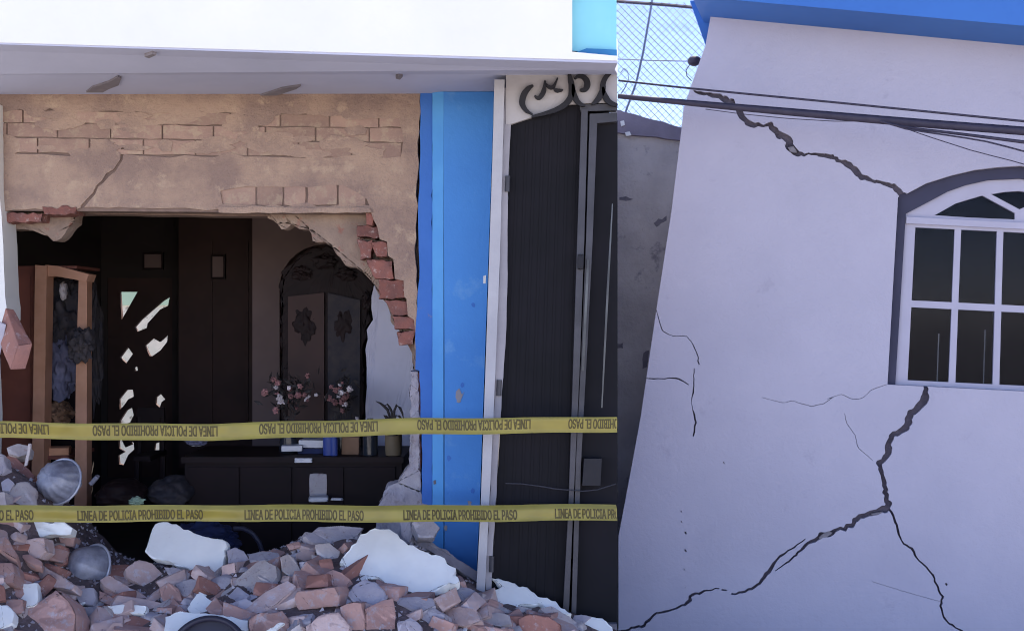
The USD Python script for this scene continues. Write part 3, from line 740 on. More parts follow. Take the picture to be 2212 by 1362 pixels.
m = trimesh.creation.icosphere(subdivisions=2)
il = thing('wall_lamp', P(1500, 145, 0.9), 'small dark oval lamp beside the upper corner of the lilac wall', 'lamp')
m.vertices = np.array(m.vertices) * [0.041, 0.05, 0.03] + P(1500, 132, 0.9)
obj('lamp_head', m, M['cable'], il, smooth=True)
obj('bracket', tube([P(1500, 132, 0.9), P(1536, 128, 0.9), P(1560, 128, 0.9)], 0.010), M['cable'], il)
obj('lead', tube([P(x, y, 0.9) for x, y in [(1490, 140), (1482, 152), (1484, 165), (1494, 175)]], 0.003, 5), M['cable'], il)

# cables
def cable(pts, r, Ya, Yb, label, sag=0.0, n=24):
    q = resample(np.array(pts, float), n)
    ws = []
    for x, y in q:
        t = (x - 1334) / (2212 - 1334)
        ws.append(P(x, y, Ya + (Yb - Ya) * t))
    s = np.linspace(0, 1, n)
    rr = np.interp(s, np.linspace(0, 1, len(r)), r) if np.ndim(r) else r
    obj('power_cable', tube(ws, rr, 8), M['cable'], smooth=True, label=label, cat='cable', group='cables strung before the lilac wall')


cable([(1336, 174), (1489, 191), (1800, 221), (2212, 262), (2900, 330)], 0.0055, 0.2, -0.7, 'thin black cable, topmost of those crossing the lilac wall')
cable([(1336, 208), (1560, 229), (1800, 250), (1986, 266), (2212, 283), (2900, 340)], [0.013, 0.019, 0.021, 0.02, 0.016, 0.014], 0.2, -0.7, 'thickest black cable bundle crossing the lilac wall')
cable([(1524, 236), (1600, 246), (1700, 256), (1800, 262), (1880, 262)], 0.002, 0.18, -0.66, 'hair thin wire just under the left half of the thick bundle')
cable([(1900, 262), (1960, 276), (2080, 290), (2212, 307), (2900, 396)], [0.006, 0.008, 0.009, 0.010], 0.16, -0.74, 'medium black cable leaving the underside of the thick bundle at right')
cable([(1915, 266), (1962, 280), (2080, 297), (2138, 307), (2212, 327), (2900, 480)], 0.004, 0.14, -0.76, 'thin drooping cable just below the medium one at right')
cable([(1930, 268), (1990, 290), (2105, 327), (2189, 348), (2212, 355), (2900, 540)], 0.0022, 0.12, -0.78, 'finest drooping wire above the arched window')

# ------------------------------------------------------------------ things in the room
wd = thing('wardrobe', P(100, 1150, 0.7), 'reddish brown open wardrobe at the left of the dark room', 'wardrobe')
obj('side_panel', plate([(-10, 578), (76, 574), (76, 1160), (-10, 1160)], 0.66, 0.70), M['wood_red'], wd)
obj('panel_inset', plate([(2, 600), (66, 598), (66, 1010), (2, 1010)], 0.652, 0.662), M['wood_red'], wd)
obj('stile', plate([(76, 572), (101, 574), (92, 1160), (66, 1160)], 0.60, 0.70), M['wood_tan'], wd)
obj('top_rail', plate([(98, 572), (124, 574), (192, 592), (186, 608), (120, 596), (98, 598)], 0.62, 0.74), M['wood_tan'], wd)
obj('post', plate([(170, 604), (188, 606), (187, 1160), (160, 1160), (164, 800)], 0.64, 0.72), M['wood_tan'], wd)
obj('back_panel', plate([(86, 590), (176, 596), (176, 1160), (86, 1160)], 1.08, 1.10), M['wood_dark'], wd)
obj('shelf', box((P(90, 0, 0.8)[0], 0.66, P(0, 992, 0.66)[2]), (P(168, 0, 0.8)[0], 1.07, P(0, 984, 0.66)[2])), M['wood_red'], wd)
obj('top', box((P(-8, 0, 0.8)[0], 0.70, P(0, 580, 0.7)[2]), (P(180, 0, 0.8)[0], 1.07, P(0, 574, 0.7)[2])), M['wood_red'], wd)


def top(name, mesh, m, label, cat, smooth=40, group=None):
    return obj(name, mesh, M[m], smooth=smooth, label=label, cat=cat, group=group)


top('jacket', blob(136, 795, 33, 66, 0.84, 0.09, 0.5, 3, 4), 'cloth_blue', 'blue grey jacket hanging inside the open wardrobe', 'jacket')
top('coat', blob(142, 690, 44, 82, 0.88, 0.1, 0.7, 8, 4), 'cloth_dark', 'dark coat hanging above the blue grey jacket in the wardrobe', 'coat')
top('bag', blob(176, 742, 24, 34, 0.60, 0.07, 0.7, 13, 3), 'cloth_dark', 'black bag hung on the right post of the wardrobe', 'bag')
top('mask', blob(137, 628, 8, 20, 0.76, 0.03, 0.3, 15, 3), 'r_beige', 'small pale hanging ornament under the wardrobe top', 'ornament')
top('cloth_bundle', blob(128, 893, 26, 26, 0.8, 0.08, 0.6, 17, 3), 'brown_box', 'brown bundle of cloth at the bottom of the clothes in the wardrobe', 'bundle')
bx = trimesh.creation.box((0.16, 0.12, 0.055))
bx.apply_transform(trimesh.transformations.rotation_matrix(0.25, (0, 0, 1)))
bx.apply_translation(P(121, 974, 0.74))
top('card_box', roughen(bx, 0.04, 0.002, 3, 1), 'orange_card', 'orange cardboard box on the wardrobe shelf above the ribbed pot', 'box')

sb = thing('sideboard', P(640, 1130, 0.9), 'dark low sideboard covered with small things in the room', 'sideboard')
zt = P(0, 986, 0.75)[2]
xa, xb = P(392, 0, 0.75)[0], P(872, 0, 0.75)[0]
obj('tabletop', box((xa, 0.74, zt - 0.035), (xb, 1.32, zt)), M['wood_dark'], sb)
obj('carcass', box((xa + 0.015, 0.765, 0.02), (xb - 0.012, 1.30, zt - 0.037)), M['wood_dark'], sb)
for k in range(4):
    w_ = (xb - xa - 0.08) / 4
    obj('drawer_front', box((xa + 0.045 + k * w_, 0.752, 0.18), (xa + 0.03 + (k + 1) * w_, 0.772, zt - 0.06)), M['wood_dark'], sb)


def boxpx(x0, y0, x1, y1, Y, d, rot=0.0, amp=0.001):
    a, b = P(x0, y1, Y), P(x1, y0, Y)
    m = trimesh.creation.box((b[0] - a[0], d, b[2] - a[2]))
    m.apply_transform(trimesh.transformations.rotation_matrix(rot, (0, 0, 1)))
    m.apply_translation(((a[0] + b[0]) / 2, Y + d / 2, (a[2] + b[2]) / 2))
    return roughen(m, 0.05, amp, int(x0), 1)


def lathe(prof, x, ybase, Y, seg=20):
    q = P(x, ybase, Y)
    pr = np.array(prof, float)
    m = trimesh.creation.revolve(pr, sections=seg)
    m.apply_translation(q)
    return m


yb_ = 985
top('paper_label', boxpx(668, 1022, 706, 1072, 0.745, 0.012), 'r_beige', 'grey brown card leaning on the front of the sideboard', 'card')
top('paper', boxpx(634, 989, 676, 999, 0.72, 0.02), 'paper', 'white paper strip hanging over the front edge of the sideboard', 'paper')
top('plaster_flake', boxpx(664, 1073, 708, 1084, 0.60, 0.08, 0.1), 'paper', 'pale flat flake on the floor below the card at the sideboard', 'flake')
top('plaster_flake', boxpx(712, 1075, 742, 1081, 0.58, 0.03, -0.2), 'paper', 'narrow pale sliver lying right of the pale flat flake', 'flake')
top('book', boxpx(604, 962, 650, 975, 0.86, 0.12, 0.15), 'paper', 'pale pink book lying at the left of the pile on the sideboard', 'book')
top('book', boxpx(645, 950, 702, 967, 0.92, 0.14, -0.1), 'paper', 'pale blue book on the pile beside the blue bottle', 'book')
top('book', boxpx(640, 968, 700, 984, 0.90, 0.14, 0.05), 'cloth_navy', 'dark blue book at the bottom of the pile on the sideboard', 'book')
bt = lambda r, h: [(0, 0), (r, 0), (r, h * 0.68), (r * 0.45, h * 0.8), (r * 0.4, h), (0, h)]
top('bottle', lathe(bt(0.036, 0.20), 711, yb_ - 2, 0.84), 'blue_plastic', 'left dark blue bottle on the sideboard', 'bottle')
top('bottle', lathe(bt(0.022, 0.15), 722, yb_ - 2, 0.82), 'blue_plastic', 'narrow right dark blue bottle touching the wider one on the sideboard', 'bottle')
top('tea_box', boxpx(737, 942, 776, 985, 0.86, 0.08), 'brown_box', 'brown carton standing right of the blue bottles', 'carton')
top('bottle', lathe(bt(0.045, 0.22), 800, yb_ - 2, 0.84), 'dark_glass', 'wide black bottle between the brown carton and the beige jar', 'bottle')
top('jar', lathe([(0, 0), (0.045, 0), (0.05, 0.03), (0.05, 0.13), (0.042, 0.15), (0.042, 0.17), (0, 0.17)], 850, yb_ - 2, 0.84), 'beige_jar', 'beige jar at the right end of the sideboard', 'jar')
top('cup', lathe([(0, 0), (0.03, 0), (0.036, 0.06), (0.032, 0.06), (0.027, 0.008), (0, 0.008)], 425, 962, 0.95), 'paper', 'pale cup at the left end of the sideboard', 'cup')


def bouquet(x, y, rx, ry, Y, seed, label, ybase, white=0.4):
    t = thing('flower_bouquet', P(x, ybase, Y), label, 'flowers')
    r = np.random.default_rng(seed)
    s = (Y + 6) / F
    obj('vase', lathe([(0, 0), (0.05, 0), (0.06, 0.05), (0.045, 0.13), (0.055, 0.16), (0, 0.16)], x, ybase, Y), M['dark_glass'], t, smooth=40)
    lv = []
    for k in range(90):
        c = P(x, y, Y) + r.normal(0, 0.45, 3) * [rx * s, 0.09, ry * s]
        d = r.normal(0, 1, 3)
        d /= np.linalg.norm(d)
        e = np.cross(d, r.normal(0, 1, 3))
        e /= np.linalg.norm(e)
        L, w = 0.035, 0.012
        lv.append(trimesh.Trimesh([c - d * L, c + e * w, c + d * L, c - e * w, c + np.cross(d, e) * 0.004], [[0, 1, 4], [1, 2, 4], [2, 3, 4], [3, 0, 4]], process=False))
    for k in range(7):
        lv.append(tube([P(x, ybase - 50, Y), P(x + r.uniform(-rx, rx) * .7, y + r.uniform(-ry, ry) * .6, Y)], 0.003, 4))
    obj('foliage', trimesh.util.concatenate(lv), M['leaf'], t, kind='stuff')
    for k in range(22):
        c = P(x + r.normal(0, rx * .5), y + r.normal(0, ry * .45), Y - 0.06 + r.normal(0, 0.03))
        m = trimesh.creation.icosphere(subdivisions=2, radius=r.uniform(0.008, 0.019))
        v = np.array(m.vertices)
        v *= (1 + 1.3 * (meshkit.noise(v * 130 + seed, k) - 0.5))[:, None]
        m.vertices = v + c
        obj('blossom', m, M['petal_white'] if r.random() < white else M['petal_pink'], t)


bouquet(624, 850, 54, 48, 0.98, 3, 'large bouquet of pink and white flowers on the sideboard', 984, 0.35)
bouquet(742, 850, 30, 46, 1.1, 4, 'smaller bouquet of dull pale flowers right of the large one', 982, 0.25)
pl = thing('potted_plant', P(845, 945, 0.70), 'small dark leafy plant against the pale inner wall', 'plant')
obj('pot', lathe([(0, 0), (0.03, 0), (0.036, 0.055), (0, 0.055)], 848, 940, 0.70), M['dark_glass'], pl, smooth=40)
for k, (pts, w) in enumerate([([(848, 925), (838, 885), (825, 872), (812, 866)], .008), ([(848, 925), (846, 888), (838, 872), (828, 876)], .007), ([(848, 925), (852, 885), (858, 872), (868, 886), (872, 905)], .008), ([(848, 920), (856, 895), (866, 900), (870, 920)], .006), ([(848, 920), (836, 900), (830, 895), (836, 908)], .007)]):
    obj('leaf', tube(resample([P(x, y, 0.69 - 0.01 * k) for x, y in pts], 8), np.array([.3, .6, .9, 1, 1.2, 1.1, .8, .2]) * w, 6), M['leaf'], pl)
for (x0, y0, x1, y1, lab) in ((308, 545, 352, 582, 'dim framed picture above the rear door'), (455, 550, 486, 602, 'dim framed picture on the reddish inner door wall')):
    t = thing('picture_frame', P((x0 + x1) / 2, y1, 2.84), lab, 'picture')
    yy = 3.25 if x0 < 400 else 2.84
    obj('frame', plate([(x0, y0), (x1, y0), (x1, y1), (x0, y1)], yy, yy + 0.03), M['wood_dark'], t)
    obj('picture', plate([(x0 + 4, y0 + 4), (x1 - 4, y0 + 4), (x1 - 4, y1 - 4), (x0 + 4, y1 - 4)], yy - 0.004, yy + 0.01), M['room_pier'], t)
top('lilac_cloth', blob(424, 953, 22, 9, 0.80, 0.05, 0.5, 31, 3), 'cloth_blue', 'crumpled lilac cloth at the left end of the sideboard top', 'cloth')
top('plastic_scrap', blob(294, 1082, 17, 9, 0.45, 0.03, 0.6, 33, 3), 'pale_green', 'small green plastic scrap on the dark floor behind the lower tape', 'scrap')
sm = boxpx(-15, -5, 15, 5, 0.45, 0.04)
sm.apply_translation(-sm.centroid)
sm.apply_transform(trimesh.transformations.rotation_matrix(-0.85, (0, 1, 0)))
sm.apply_translation(P(204, 1036, 0.45))
top('shoe', sm, 'r_mortar', 'small pale grey oblong piece right of the ribbed pot', 'scrap')
cab = thing('carved_cabinet', P(705, 1130, 1.45), 'tall dark carved cabinet with an uneven crest behind the flowers', 'cabinet')
sil = [(606, 1130), (606, 640), (600, 620), (612, 600), (606, 588), (622, 572), (636, 566), (642, 552), (660, 548), (676, 534), (694, 538), (704, 528), (720, 536), (732, 552), (746, 556), (756, 572), (772, 578), (786, 592), (798, 600), (808, 622), (800, 640), (808, 654), (796, 672), (802, 692), (788, 708), (792, 728), (784, 744), (788, 1130)]
obj('body', roughen(plate(ragged(sil, 9, 1.6, 91), 1.40, 1.56), 0.07, 0.006, 91, 1), M['wood_dark'], cab)
obj('door', plate([(622, 640), (700, 632), (700, 1120), (622, 1120)], 1.375, 1.41), M['room_brown'], cab)
obj('door', plate([(708, 632), (778, 648), (776, 1120), (708, 1120)], 1.375, 1.41), M['cloth_dark'], cab)
for k, (xc, yc, w_, h_) in enumerate([(650, 590, 20, 14), (700, 566, 24, 16), (748, 592, 20, 14), (660, 700, 24, 40), (742, 700, 22, 40), (792, 650, 10, 20)]):
    obj('carving', blob(xc, yc, w_, h_, 1.39, 0.03, 0.6, 95 + k, 3), M['wood_dark'], cab, smooth=40)
top('heap', blob(372, 1062, 46, 38, 0.75, 0.16, 0.3, 41, 4, 5.0), 'cloth_dark', 'dark heap of clothes on the floor left of the sideboard', 'heap')
top('heap', blob(262, 1066, 50, 32, 0.55, 0.16, 0.3, 43, 4, 5.0), 'wood_dark', 'dark heap of broken things behind the green scrap', 'heap')
top('garment', blob(205, 760, 16, 120, 1.3, 0.06, 0.5, 45, 4), 'cloth_dark', 'long dark garment hanging between the wardrobe and the rear door', 'garment')
ch = thing('chair', P(330, 1100, 1.3), 'dim wooden chair standing before the rear door', 'chair')
for xl, yl, Yl in ((296, 985, 1.2), (352, 985, 1.2), (300, 900, 1.5), (350, 900, 1.5)):
    obj('leg', tube([P(xl, yl, Yl), P(xl, 1105, Yl)], 0.018, 6), M['wood_dark'], ch)
sa, sb2 = P(288, 985, 1.18), P(360, 985, 1.52)
obj('seat', box((sa[0], 1.18, sa[2] - 0.03), (sb2[0], 1.52, sa[2])), M['wood_dark'], ch)
obj('backrest', plate([(296, 880), (354, 880), (354, 920), (296, 920)], 1.49, 1.52), M['wood_dark'], ch)
top('navy_cloth', blob(430, 1170, 78, 42, 0.15, 0.2, 0.5, 35, 4), 'cloth_navy', 'navy blue cloth heaped behind the white slab', 'cloth')
top('black_hose', tube(resample([P(x, y, -0.05) for x, y in [(505, 1140), (525, 1140), (545, 1150), (560, 1170), (568, 1195), (566, 1215)]], 16), 0.012, 8), 'rubber', 'curved dark hose behind the rubble right of the white slab', 'hose')

# ------------------------------------------------------------------ rubble
HX = np.array([-3.45, -2.75, -2.475, -2.25, -2.11, -1.92, -1.74, -1.47, -1.36, -1.13, -.95, -.82, -.57, -.46, -.33, -.24, -.15, -.01, .12, .32, .51, .7])
HZ = np.array([-.16, .70, .92, .78, .54, .41, .40, .41, .45, .50, .54, .56, .52, .49, .42, .37, .33, .30, .255, .19, .12, .06])
FY = np.array([-2.6, -1.9, -1.4, -.8, -.4, 0, .5, 1.0, 1.6])
FV = np.array([0, .12, .38, .8, 1, .85, .5, .2, 0])


def mound(X, Y):
    X, Y = np.asarray(X, float), np.asarray(Y, float)
    f = np.interp(Y, FY, FV)
    h = np.interp(X, HX, HZ)
    p = np.stack([X * 4, Y * 4, 0 * X], -1)
    return GZ + (h - GZ) * f - 0.02 * np.minimum(1, f * 2) + (meshkit.fbm(p, 4, 11) - 0.5) * 0.10 * np.minimum(1, f * 2)


def hit(x, y):
    d = ray(x, y)
    t = np.linspace(3.6, 7.5, 400)
    q = EYE + d * t[:, None]
    below = q[:, 2] < mound(q[:, 0], q[:, 1])
    k = np.argmax(below) if below.any() else np.argmax(mound(q[:, 0], q[:, 1]) - q[:, 2] - 9.0 * (np.abs(q[:, 1] + 0.45) > 0.25))
    return q[k]


xs, ys = np.meshgrid(np.linspace(-3.6, 0.505, 150), np.linspace(-2.6, 1.6, 150), indexing='ij')
keep_z = mound(xs, ys)
fold = (xs > -0.03) & (ys > -0.44)
keep_z = np.where(fold, np.minimum(keep_z, 0.05), keep_z)
vv = np.stack([xs, ys, keep_z], -1).reshape(-1, 3)
n = 150
ii, jj = np.meshgrid(np.arange(n - 1), np.arange(n - 1), indexing='ij')
a = (ii * n + jj).ravel()
mf = np.vstack([np.stack([a, a + n, a + n + 1], 1), np.stack([a, a + n + 1, a + 1], 1)])
obj('debris_mound', trimesh.Trimesh(vv, mf, process=False), M['r_dust_shade'], smooth=True, label='heap of grey brown dust and crushed mortar under the rubble, darkened as gap shade', cat='debris', kind='stuff')


def chunk(name, cat, pts, m, label, thick=0.06, pitch=35, yaw=0, fwd=0.055, seed=None, step=14, amp=1.0, size=0.027, rough=0.0065, smooth=1, Y=None, group=None, freq=21.0):
    """A broken piece of the wall: its visible face traced, set on the heap and tilted back by pitch degrees."""
    rj = np.random.default_rng(seed)
    big = m == 'r_white'
    pitch, yaw = pitch + rj.uniform(-9, 9) * (0 if big else 1), yaw + rj.uniform(-22, 22) * (0.3 if big else 1)
    if big:
        step, amp, rough, freq = 9, amp * 1.5, 0.0035, 9.0
    c = np.mean(pts, 0)
    q = hit(*c) if Y is None else P(c[0], c[1], Y)
    view = (EYE - q) / np.linalg.norm(EYE - q)
    q = q + view * fwd
    pt, yw = math.radians(pitch), math.radians(yaw)
    N = np.array([math.sin(yw) * math.cos(pt), -math.cos(yw) * math.cos(pt), math.sin(pt)])
    U = np.cross((0, 0, 1.0), N)
    U /= np.linalg.norm(U)
    V = np.cross(N, U)
    frm = Frame(q, U, V)
    pg = frm.poly(ragged(pts, step, amp, seed))
    mm = frm.extr(pg, -thick, 0)
    mm = roughen(mm, size, rough, seed, smooth, freq)
    return obj(name, mm, M[m], smooth=38, label=label, cat=cat, group=group)


B, S = ('brick', 'brick'), ('plaster_slab', 'plaster slab')
RB = [
    # name, cat, outline, material, label, options
    (*S, [(44, 1130), (70, 1126), (140, 1127), (158, 1140), (154, 1154), (120, 1154), (88, 1160), (60, 1158), (46, 1148)], 'r_white', 'long white plaster bar lying below the lower tape at far left', dict(thick=.08, pitch=20)),
    (*B, [(-8, 1158), (12, 1156), (38, 1196), (34, 1206), (-8, 1180)], 'r_brick', 'tan topped brick at the left picture edge below the white bar', dict(thick=.1, pitch=40)),
    ('mortar_lump', 'mortar lump', [(42, 1166), (94, 1160), (100, 1190), (84, 1206), (48, 1200)], 'r_brickdust', 'brown lump of brick under the long white bar', dict(thick=.1, pitch=25)),
    (*B, [(106, 1184), (128, 1174), (146, 1184), (146, 1218), (128, 1226), (106, 1216)], 'r_red', 'bright red brick stump touching the left side of the dented pot', dict(thick=.08, pitch=15, yaw=25)),
    (*B, [(44, 1212), (66, 1206), (120, 1236), (162, 1262), (156, 1274), (120, 1268), (66, 1238), (46, 1224)], 'r_brickdust', 'long pinkish brick slanting down to the right below the dented pot', dict(thick=.07, pitch=45)),
    (*B, [(40, 1196), (62, 1194), (92, 1212), (90, 1222), (58, 1212)], 'r_brick', 'thin brick sliver above the long slanting brick', dict(thick=.05, pitch=45)),
    (*S, [(22, 1272), (44, 1260), (82, 1257), (84, 1284), (80, 1304), (54, 1312), (34, 1300)], 'r_white', 'bright white plaster shard above the big pink chunk at far left', dict(thick=.05, pitch=40)),
    ('brick_chunk', 'brick chunk', [(20, 1366), (44, 1320), (84, 1300), (118, 1270), (150, 1296), (166, 1326), (164, 1380), (20, 1380)], 'r_brick', 'big pink pointed brick chunk at the bottom left corner', dict(thick=.14, pitch=30, size=.03, rough=.012, smooth=3, freq=12)),
    (*B, [(-10, 1214), (24, 1212), (32, 1240), (28, 1258), (-10, 1256)], 'r_brick', 'reddish brick cut by the left picture edge beside the white shard', dict(thick=.1, pitch=30)),
    (*B, [(-10, 1258), (10, 1262), (14, 1296), (-10, 1300)], 'r_red', 'red brick corner at the left picture edge, lower one', dict(thick=.1, pitch=30)),
    (*S, [(-10, 1302), (16, 1306), (30, 1322), (26, 1344), (-10, 1362)], 'r_white', 'white plaster piece in the bottom left corner of the heap', dict(thick=.06, pitch=35)),
    (*S, [(162, 1284), (176, 1270), (204, 1268), (208, 1292), (200, 1306), (170, 1300)], 'r_mortar', 'pale grey piece just under the dented pot', dict(thick=.07, pitch=30)),
    (*B, [(216, 1252), (232, 1240), (330, 1296), (334, 1308), (308, 1308), (224, 1264)], 'r_brickdust', 'long light pink brick slanting down right of the dented pot', dict(thick=.07, pitch=48)),
    (*B, [(212, 1272), (230, 1280), (272, 1306), (240, 1308), (214, 1296)], 'r_brick', 'short pink brick beneath the long light pink one', dict(thick=.07, pitch=40)),
    (*B, [(270, 1228), (300, 1208), (330, 1216), (362, 1246), (366, 1270), (350, 1288), (300, 1260), (272, 1246)], 'r_brickdust', 'broad pink block below the upright white slab', dict(thick=.12, pitch=30, yaw=15)),
    (*B, [(344, 1270), (362, 1256), (386, 1270), (396, 1300), (388, 1322), (362, 1310), (348, 1290)], 'r_brick', 'pink brick end between the broad pink block and the white chunk', dict(thick=.1, pitch=25, yaw=20)),
    (*S, [(230, 1306), (262, 1304), (318, 1308), (312, 1326), (280, 1322), (246, 1324)], 'r_white', 'narrow white plaster strip under the slanting bricks', dict(thick=.05, pitch=35)),
    (*B, [(180, 1308), (216, 1310), (242, 1318), (236, 1340), (192, 1334)], 'r_mortar', 'greyish brick left of the narrow white strip', dict(thick=.08, pitch=35)),
    (*B, [(226, 1362), (244, 1342), (264, 1344), (272, 1364), (270, 1380), (226, 1380)], 'r_brickdust', 'pale pink brick poking up at the bottom edge left of the black tub', dict(thick=.08, pitch=25)),
    (*S, [(312, 1190), (324, 1152), (334, 1130), (352, 1125), (380, 1130), (396, 1142), (440, 1156), (490, 1168), (484, 1206), (480, 1240), (440, 1238), (420, 1234), (372, 1214), (330, 1206)], 'r_white', 'upright white plaster slab leaning left of the middle of the heap', dict(thick=.06, pitch=32, amp=1.4, fwd=.05)),
    (*B, [(352, 1222), (380, 1224), (412, 1238), (404, 1258), (380, 1262)], 'r_mortar', 'grey piece under the upright white slab', dict(thick=.08, pitch=40)),
    (*B, [(376, 1258), (410, 1248), (458, 1262), (456, 1286), (430, 1292), (388, 1284)], 'r_mortar', 'grey purple brick behind the small white chunk', dict(thick=.09, pitch=35)),
    (*S, [(404, 1312), (420, 1290), (436, 1278), (456, 1296), (478, 1312), (466, 1326), (436, 1328), (410, 1324)], 'r_white', 'small white chunk above the black tub rim', dict(thick=.06, pitch=40)),
    (*S, [(356, 1330), (376, 1322), (440, 1322), (500, 1330), (538, 1340), (536, 1390), (352, 1390)], 'r_white', 'flat white slab behind the black tub rim', dict(thick=.05, pitch=45)),
    ('mortar_lump', 'mortar lump', [(490, 1188), (508, 1181), (526, 1188), (536, 1204), (552, 1212), (548, 1226), (516, 1224), (492, 1222)], 'r_mortar', 'rounded grey lump right of the upright white slab', dict(thick=.1, pitch=45)),
    (*S, [(536, 1196), (562, 1190), (602, 1192), (606, 1204), (560, 1210), (538, 1208)], 'r_mortar', 'flat grey piece at the back of the heap in the middle', dict(thick=.05, pitch=60)),
    (*S, [(492, 1284), (498, 1266), (512, 1250), (540, 1226), (558, 1210), (574, 1207), (598, 1222), (600, 1244), (588, 1262), (572, 1282), (540, 1288)], 'r_beige', 'large pale lilac mortar slab in the middle of the heap', dict(thick=.06, pitch=42, amp=1.6)),
    (*B, [(603, 1202), (622, 1194), (636, 1204), (652, 1236), (668, 1262), (650, 1268), (628, 1248), (608, 1232)], 'r_beige', 'beige upright brick beside the pale lilac slab', dict(thick=.08, pitch=30)),
    (*B, [(528, 1316), (560, 1286), (592, 1268), (622, 1252), (640, 1264), (612, 1290), (576, 1318), (548, 1330)], 'r_brickdust', 'long pinkish brick slanting down left in front of the pale slab', dict(thick=.07, pitch=40)),
    (*B, [(488, 1304), (530, 1292), (548, 1300), (516, 1330), (498, 1328)], 'r_mortar', 'grey slanting piece left of the long pinkish brick', dict(thick=.07, pitch=40)),
    (*B, [(616, 1174), (646, 1168), (652, 1180), (624, 1188)], 'r_brick', 'small pink brick at the top of the heap in the middle', dict(thick=.09, pitch=25)),
    (*B, [(640, 1192), (664, 1184), (682, 1190), (680, 1206), (656, 1210), (642, 1206)], 'r_brickdust', 'pink brick right of the topmost small brick', dict(thick=.09, pitch=25)),
    (*B, [(644, 1212), (676, 1208), (684, 1230), (668, 1240), (648, 1230)], 'r_mortar', 'brown grey brick in the hollow left of the great white slab', dict(thick=.08, pitch=20)),
    (*B, [(680, 1176), (712, 1170), (736, 1190), (730, 1206), (700, 1204), (684, 1196)], 'r_beige', 'grey beige brick against the upper left of the great white slab', dict(thick=.1, pitch=30)),
    (*B, [(690, 1208), (716, 1204), (722, 1228), (704, 1244), (692, 1234)], 'r_red', 'dark red brick in the hollow beside the great white slab', dict(thick=.06, pitch=15)),
    (*B, [(696, 1242), (716, 1228), (738, 1236), (758, 1252), (748, 1268), (722, 1264), (700, 1258)], 'r_brick', 'pink brick with a light top under the left tip of the great white slab', dict(thick=.09, pitch=25)),
    (*B, [(636, 1288), (644, 1276), (722, 1268), (732, 1286), (730, 1308), (646, 1318), (638, 1306)], 'r_brick', 'whole pink brick facing the street in the centre of the heap', dict(thick=.11, pitch=12, yaw=-6, amp=.5, fwd=.08)),
    (*B, [(538, 1336), (560, 1322), (610, 1318), (626, 1340), (624, 1384), (540, 1384)], 'r_brick', 'pink brick at the bottom edge right of the black tub', dict(thick=.1, pitch=20)),
    ('stick', 'stick', [(572, 1362), (606, 1342), (616, 1344), (584, 1368), (570, 1374)], 'r_white', 'white painted sliver lying on the bottom pink brick', dict(thick=.03, pitch=30, fwd=.12)),
    (*B, [(660, 1350), (700, 1324), (730, 1322), (758, 1352), (752, 1384), (664, 1384)], 'r_brickdust', 'pink brick under the whole brick at the bottom edge', dict(thick=.1, pitch=30)),
    (*B, [(734, 1310), (758, 1300), (780, 1302), (790, 1344), (788, 1384), (752, 1384)], 'r_brick', 'upright pink brick below the rounded grey stone', dict(thick=.1, pitch=15)),
    ('mortar_lump', 'mortar lump', [(748, 1282), (766, 1260), (790, 1247), (812, 1252), (830, 1272), (834, 1290), (812, 1306), (786, 1306), (760, 1298)], 'r_mortar', 'rounded blue grey lump below the great white slab', dict(thick=.12, pitch=40, size=.03, smooth=4, fwd=.08, rough=.008)),
    (*B, [(788, 1314), (826, 1296), (850, 1290), (856, 1330), (852, 1384), (794, 1384)], 'r_brick', 'broken brick standing right of the upright pink brick at the bottom', dict(thick=.1, pitch=15)),
    (*S, [(733, 1214), (754, 1186), (770, 1164), (798, 1143), (818, 1142), (850, 1147), (874, 1168), (906, 1186), (950, 1198), (974, 1220), (994, 1254), (960, 1264), (930, 1284), (890, 1288), (842, 1272), (816, 1246), (790, 1250), (758, 1244), (748, 1226)], 'r_white', 'great white plaster slab, largest in the heap, left of the blue column foot', dict(thick=.075, pitch=40, amp=2.2, fwd=.13)),
    (*S, [(656, 1156), (690, 1138), (740, 1134), (786, 1140), (770, 1160), (748, 1184), (712, 1172), (676, 1172)], 'r_mortar', 'grey lilac debris slab at the top of the heap behind the great white slab', dict(thick=.07, pitch=40, rough=.012)),
    (*S, [(648, 1160), (660, 1146), (676, 1150), (670, 1166), (654, 1170)], 'r_beige', 'pale flake at the upper left of the grey lilac debris', dict(thick=.04, pitch=35)),
    (*S, [(856, 1290), (900, 1288), (938, 1292), (942, 1306), (914, 1320), (880, 1312), (858, 1304)], 'r_mortar', 'lilac grey slab under the lower right edge of the great white slab', dict(thick=.06, pitch=50)),
    ('board', 'board', [(887, 1162), (904, 1158), (934, 1170), (976, 1196), (1016, 1224), (1072, 1262), (1066, 1274), (1050, 1268), (1004, 1240), (962, 1212), (928, 1188), (900, 1178)], 'r_mortar', 'long grey plank of plaster sliding down in front of the blue column', dict(thick=.05, pitch=38, fwd=.06)),
    (*S, [(1030, 1284), (1060, 1276), (1084, 1264), (1060, 1246), (1078, 1247), (1130, 1265), (1190, 1295), (1236, 1324), (1214, 1330), (1164, 1302), (1124, 1304), (1108, 1320), (1076, 1318), (1050, 1304)], 'r_white', 'jagged white slab at the foot of the iron door', dict(thick=.045, pitch=45, amp=1.6, fwd=.09)),
    (*B, [(1120, 1336), (1140, 1326), (1186, 1330), (1212, 1350), (1216, 1384), (1116, 1384)], 'r_red', 'rust red brick at the bottom edge under the jagged white slab', dict(thick=.1, pitch=20, fwd=.06)),
    (*S, [(1166, 1312), (1190, 1306), (1220, 1326), (1248, 1344), (1244, 1356), (1222, 1352), (1190, 1336)], 'r_beige', 'off white plaster piece right of the rust red brick', dict(thick=.05, pitch=40, fwd=.05)),
